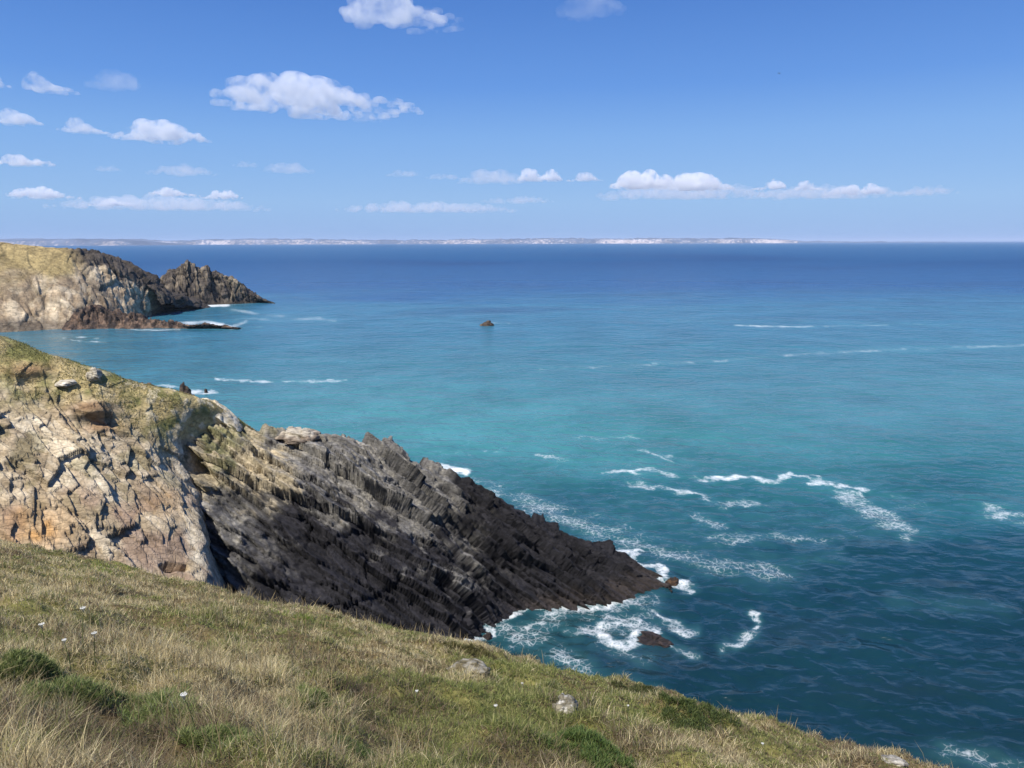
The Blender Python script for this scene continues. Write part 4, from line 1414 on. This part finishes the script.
def make_bird():
    d = 170.0
    p = np.array(at_y(780, 74, d))
    vs, fs = [], []
    st = [(-0.30, 0.01, 0), (-0.22, 0.03, 0), (-0.1, 0.055, 0), (0.05, 0.06, 0), (0.15, 0.045, 0.01), (0.2, 0.04, 0.02), (0.25, 0.025, 0.02), (0.31, 0.004, 0.01)]
    for x, r_, z in st:
        for j in range(8):
            a = j * PI / 4
            vs.append((x, r_ * math.cos(a), z + r_ * math.sin(a)))
    for i in range(len(st) - 1):
        for j in range(8):
            fs.append((i * 8 + j, i * 8 + (j + 1) % 8, i * 8 + 8 + (j + 1) % 8, i * 8 + 8 + j))
    for s in (-1, 1):
        pts = [(0.0, 0.03, 0.02, 0.2), (0.05, 0.25, 0.10, 0.17), (-0.02, 0.48, 0.06, 0.12), (-0.14, 0.68, 0.0, 0.03)]
        o_ = len(vs)
        for x, y, z, c in pts:
            for (dx, dz) in ((c / 2, 0), (0, 0.012), (-c / 2, 0), (0, -0.008)):
                vs.append((x + dx, s * y, z + dz))
        for i in range(3):
            for j in range(4):
                fs.append((o_ + i * 4 + j, o_ + i * 4 + (j + 1) % 4, o_ + i * 4 + 4 + (j + 1) % 4, o_ + i * 4 + 4 + j))
    o = build('seabird', np.array(vs), [np.array(fs)], M_BIRD, None, None, True, p)
    o.rotation_euler = (0.2, 0.1, 0.4)
    tag(o, 'small dark bird gliding in the blue sky on the right', 'bird')


make_bird()


# ------------------------------------------------------------------ clouds
def cloud_material(name, dens, thin):
    m, nt, out = mat(name)
    tc = N(nt, 'ShaderNodeTexCoord')
    n1 = N(nt, 'ShaderNodeTexNoise', i_Scale=0.008, i_Detail=6.0, i_Roughness=0.62)
    nt.links.new(tc.outputs['Object'], n1.inputs['Vector'])
    d = mathn(nt, 'MULTIPLY', ramp(nt, n1.outputs['Fac'], [(thin, 0.0), (thin + 0.2, 1.0)]), dens)
    v = N(nt, 'ShaderNodeVolumePrincipled')
    v.inputs['Color'].default_value = (1, 1, 1, 1)
    v.inputs['Anisotropy'].default_value = 0.1
    nt.links.new(d, v.inputs['Density'])
    nt.links.new(v.outputs[0], out.inputs['Volume'])
    return m


M_CLOUD = cloud_material('cloud_vapour', 0.0125, 0.43)
M_WISP = cloud_material('cloud_wisp', 0.0017, 0.36)
ICO2 = ico(2)


def cloud(x0, y0, x1, y1, label, wisp=False, seed=0, base=1150.0, slant=0.0):
    r = random.Random(seed * 13 + 5)
    cxp = (x0 + x1) / 2
    a, b, c = ray(cxp, y1)
    t = (base - H) / c
    d = b * t
    px = t / F                         # metres per pixel there
    Wd, Ht = (x1 - x0) * px, (y1 - y0) * px
    centre = Vector((a * t, d, base))
    vs, fs = [], []
    depth = min(Wd * 0.7, 1400)
    lob = [(r.uniform(-0.75, 0.75), r.uniform(0.7, 1.0) if i else 1.0, r.uniform(0.22, 0.46)) for i in range(max(2, int(Wd / Ht)))]
    n = int(50 + 14 * Wd / Ht)
    ang = math.atan2(centre.x, centre.y)
    for i in range(n):
        u = r.uniform(-1, 1); w_ = r.uniform(-1, 1)
        if u * u + w_ * w_ > 1: continue
        prof = max(math.exp(-((u - l[0]) / l[2]) ** 2) * l[1] for l in lob) * 0.75 + 0.25
        if wisp: prof = 0.45 + 0.55 * prof
        prof *= (1 - 0.6 * u * u) * (1 - 0.6 * w_ * w_)
        top = Ht * prof
        rad = max(Ht * 0.12, top * r.uniform(0.22, 0.42))
        z = r.uniform(0, 1) ** 0.7 * max(top - rad, 0)
        sx = r.uniform(1.0, 1.7)
        cx_, cy_, cz_ = u * (Wd / 2 - rad), w_ * depth / 2, z + slant * u * Ht
        v = ICO2[0] * np.array([rad * sx, rad * sx, rad]) + np.array([cx_, cy_, cz_])
        v[:, 2] = np.where(v[:, 2] < slant * u * Ht, slant * u * Ht + (v[:, 2] - slant * u * Ht) * 0.3, v[:, 2])
        fs.append(ICO2[1] + len(vs) * len(ICO2[0])); vs.append(v)
    o = build('cloud', np.concatenate(vs), [np.concatenate(fs)], M_WISP if wisp else M_CLOUD, loc=centre)
    o.rotation_euler = (0, 0, -ang)
    rm = o.modifiers.new('remesh', 'REMESH')
    rm.mode = 'VOXEL'
    rm.voxel_size = max(Ht / 13, Wd / 110)
    tag(o, label, 'cloud', 'small clouds scattered over the sea')
    return o


cl = [
    (208, 66, 428, 108, 'largest white cloud, long and flat based', 0), (338, -18, 472, 22, 'white cloud cut by the top edge above the largest cloud', 0),
    (552, -14, 628, 14, 'thin white cloud cut by the top edge, right of the other', 1),
    (26, 62, 78, 90, 'small tilted white cloud high at the left', 0), (86, 64, 142, 87, 'grey wisp beside the small tilted white cloud', 1),
    (-24, 70, 12, 85, 'white cloud scrap cut by the left edge of the sky', 0), (-14, 105, 44, 122, 'flat white cloud low at the left edge', 0),
    (58, 114, 108, 131, 'small puff left of the long low white cloud', 0), (114, 115, 212, 139, 'long low white cloud tapering to the right', 0),
    (350, 110, 384, 121, 'faint scrap under the tail of the largest cloud', 1), (-10, 150, 52, 164, 'greyish flat cloud low at the left edge', 0),
    (148, 162, 218, 174, 'thin grey streak under the long low white cloud', 1), (94, 163, 122, 170, 'short grey streak left of the longer streak', 1),
    (232, 159, 260, 166, 'tiny grey scrap between two streaks', 1), (264, 158, 318, 172, 'thin grey scrap below the largest cloud', 1),
    (10, 183, 86, 197, 'bright flat cloud in the low bank at the far left', 0), (90, 196, 136, 205, 'low faint cloud under the grey streaks', 0),
    (150, 184, 204, 195, 'white puff in the low bank left of its twin', 0), (200, 187, 244, 198, 'white puff in the low bank right of its twin', 0),
    (384, 168, 424, 176, 'short grey bar left in the middle bank', 1), (426, 171, 462, 179, 'short grey bar next to the first white puff of the bank', 1),
    (455, 166, 530, 183, 'pale grey puff opening the right-hand bank', 1), (516, 163, 566, 181, 'white puff near the middle of the horizon', 0),
    (566, 170, 604, 181, 'small white puff before the brightest bank cloud', 0), (480, 195, 556, 203, 'low thin white streak under the first puffs', 1),
    (608, 165, 686, 188, 'bright white cloud with a double top in the bank', 0), (654, 167, 738, 190, 'widest bright cloud of the right-hand bank', 0),
    (752, 177, 788, 190, 'rounded white puff alone in the right-hand bank', 0), (794, 178, 828, 191, 'bright white puff near the right end of the bank', 0),
    (826, 183, 892, 195, 'long white cloud ending the right-hand bank', 0), (888, 184, 956, 196, 'faint grey tail at the right end of the bank', 1),
    (590, 178, 770, 199, 'grey veil under the brightest bank clouds', 1), (740, 183, 905, 199, 'grey veil under the right end of the bank', 1),
    (50, 192, 270, 209, 'thin grey veil low over the left coast', 1), (330, 199, 520, 212, 'thin grey veil low over the middle coast', 1),
]
for i, (x0, y0, x1, y1, lb, wsp) in enumerate(cl):
    cloud(x0, y0, x1, y1, lb, bool(wsp), i + 1)


# ------------------------------------------------------------------ haze
def make_haze():
    m, nt, out = mat('sea_haze')
    v = N(nt, 'ShaderNodeVolumePrincipled')
    v.inputs['Color'].default_value = (0.80, 0.88, 1.0, 1)
    v.inputs['Density'].default_value = 3.6e-5
    nt.links.new(v.outputs[0], out.inputs['Volume'])
    s, z0, z1 = 62000.0, -7.0, 170.0
    V = np.array([(x, y, z) for z in (z0, z1) for y in (-s, s) for x in (-s, s)])
    Fq = np.array([(0, 2, 3, 1), (4, 5, 7, 6), (0, 1, 5, 4), (2, 6, 7, 3), (0, 4, 6, 2), (1, 3, 7, 5)])
    o = build('haze', V, [Fq], m)
    tag(o, 'thin blue sea haze', kind='stuff')


make_haze()
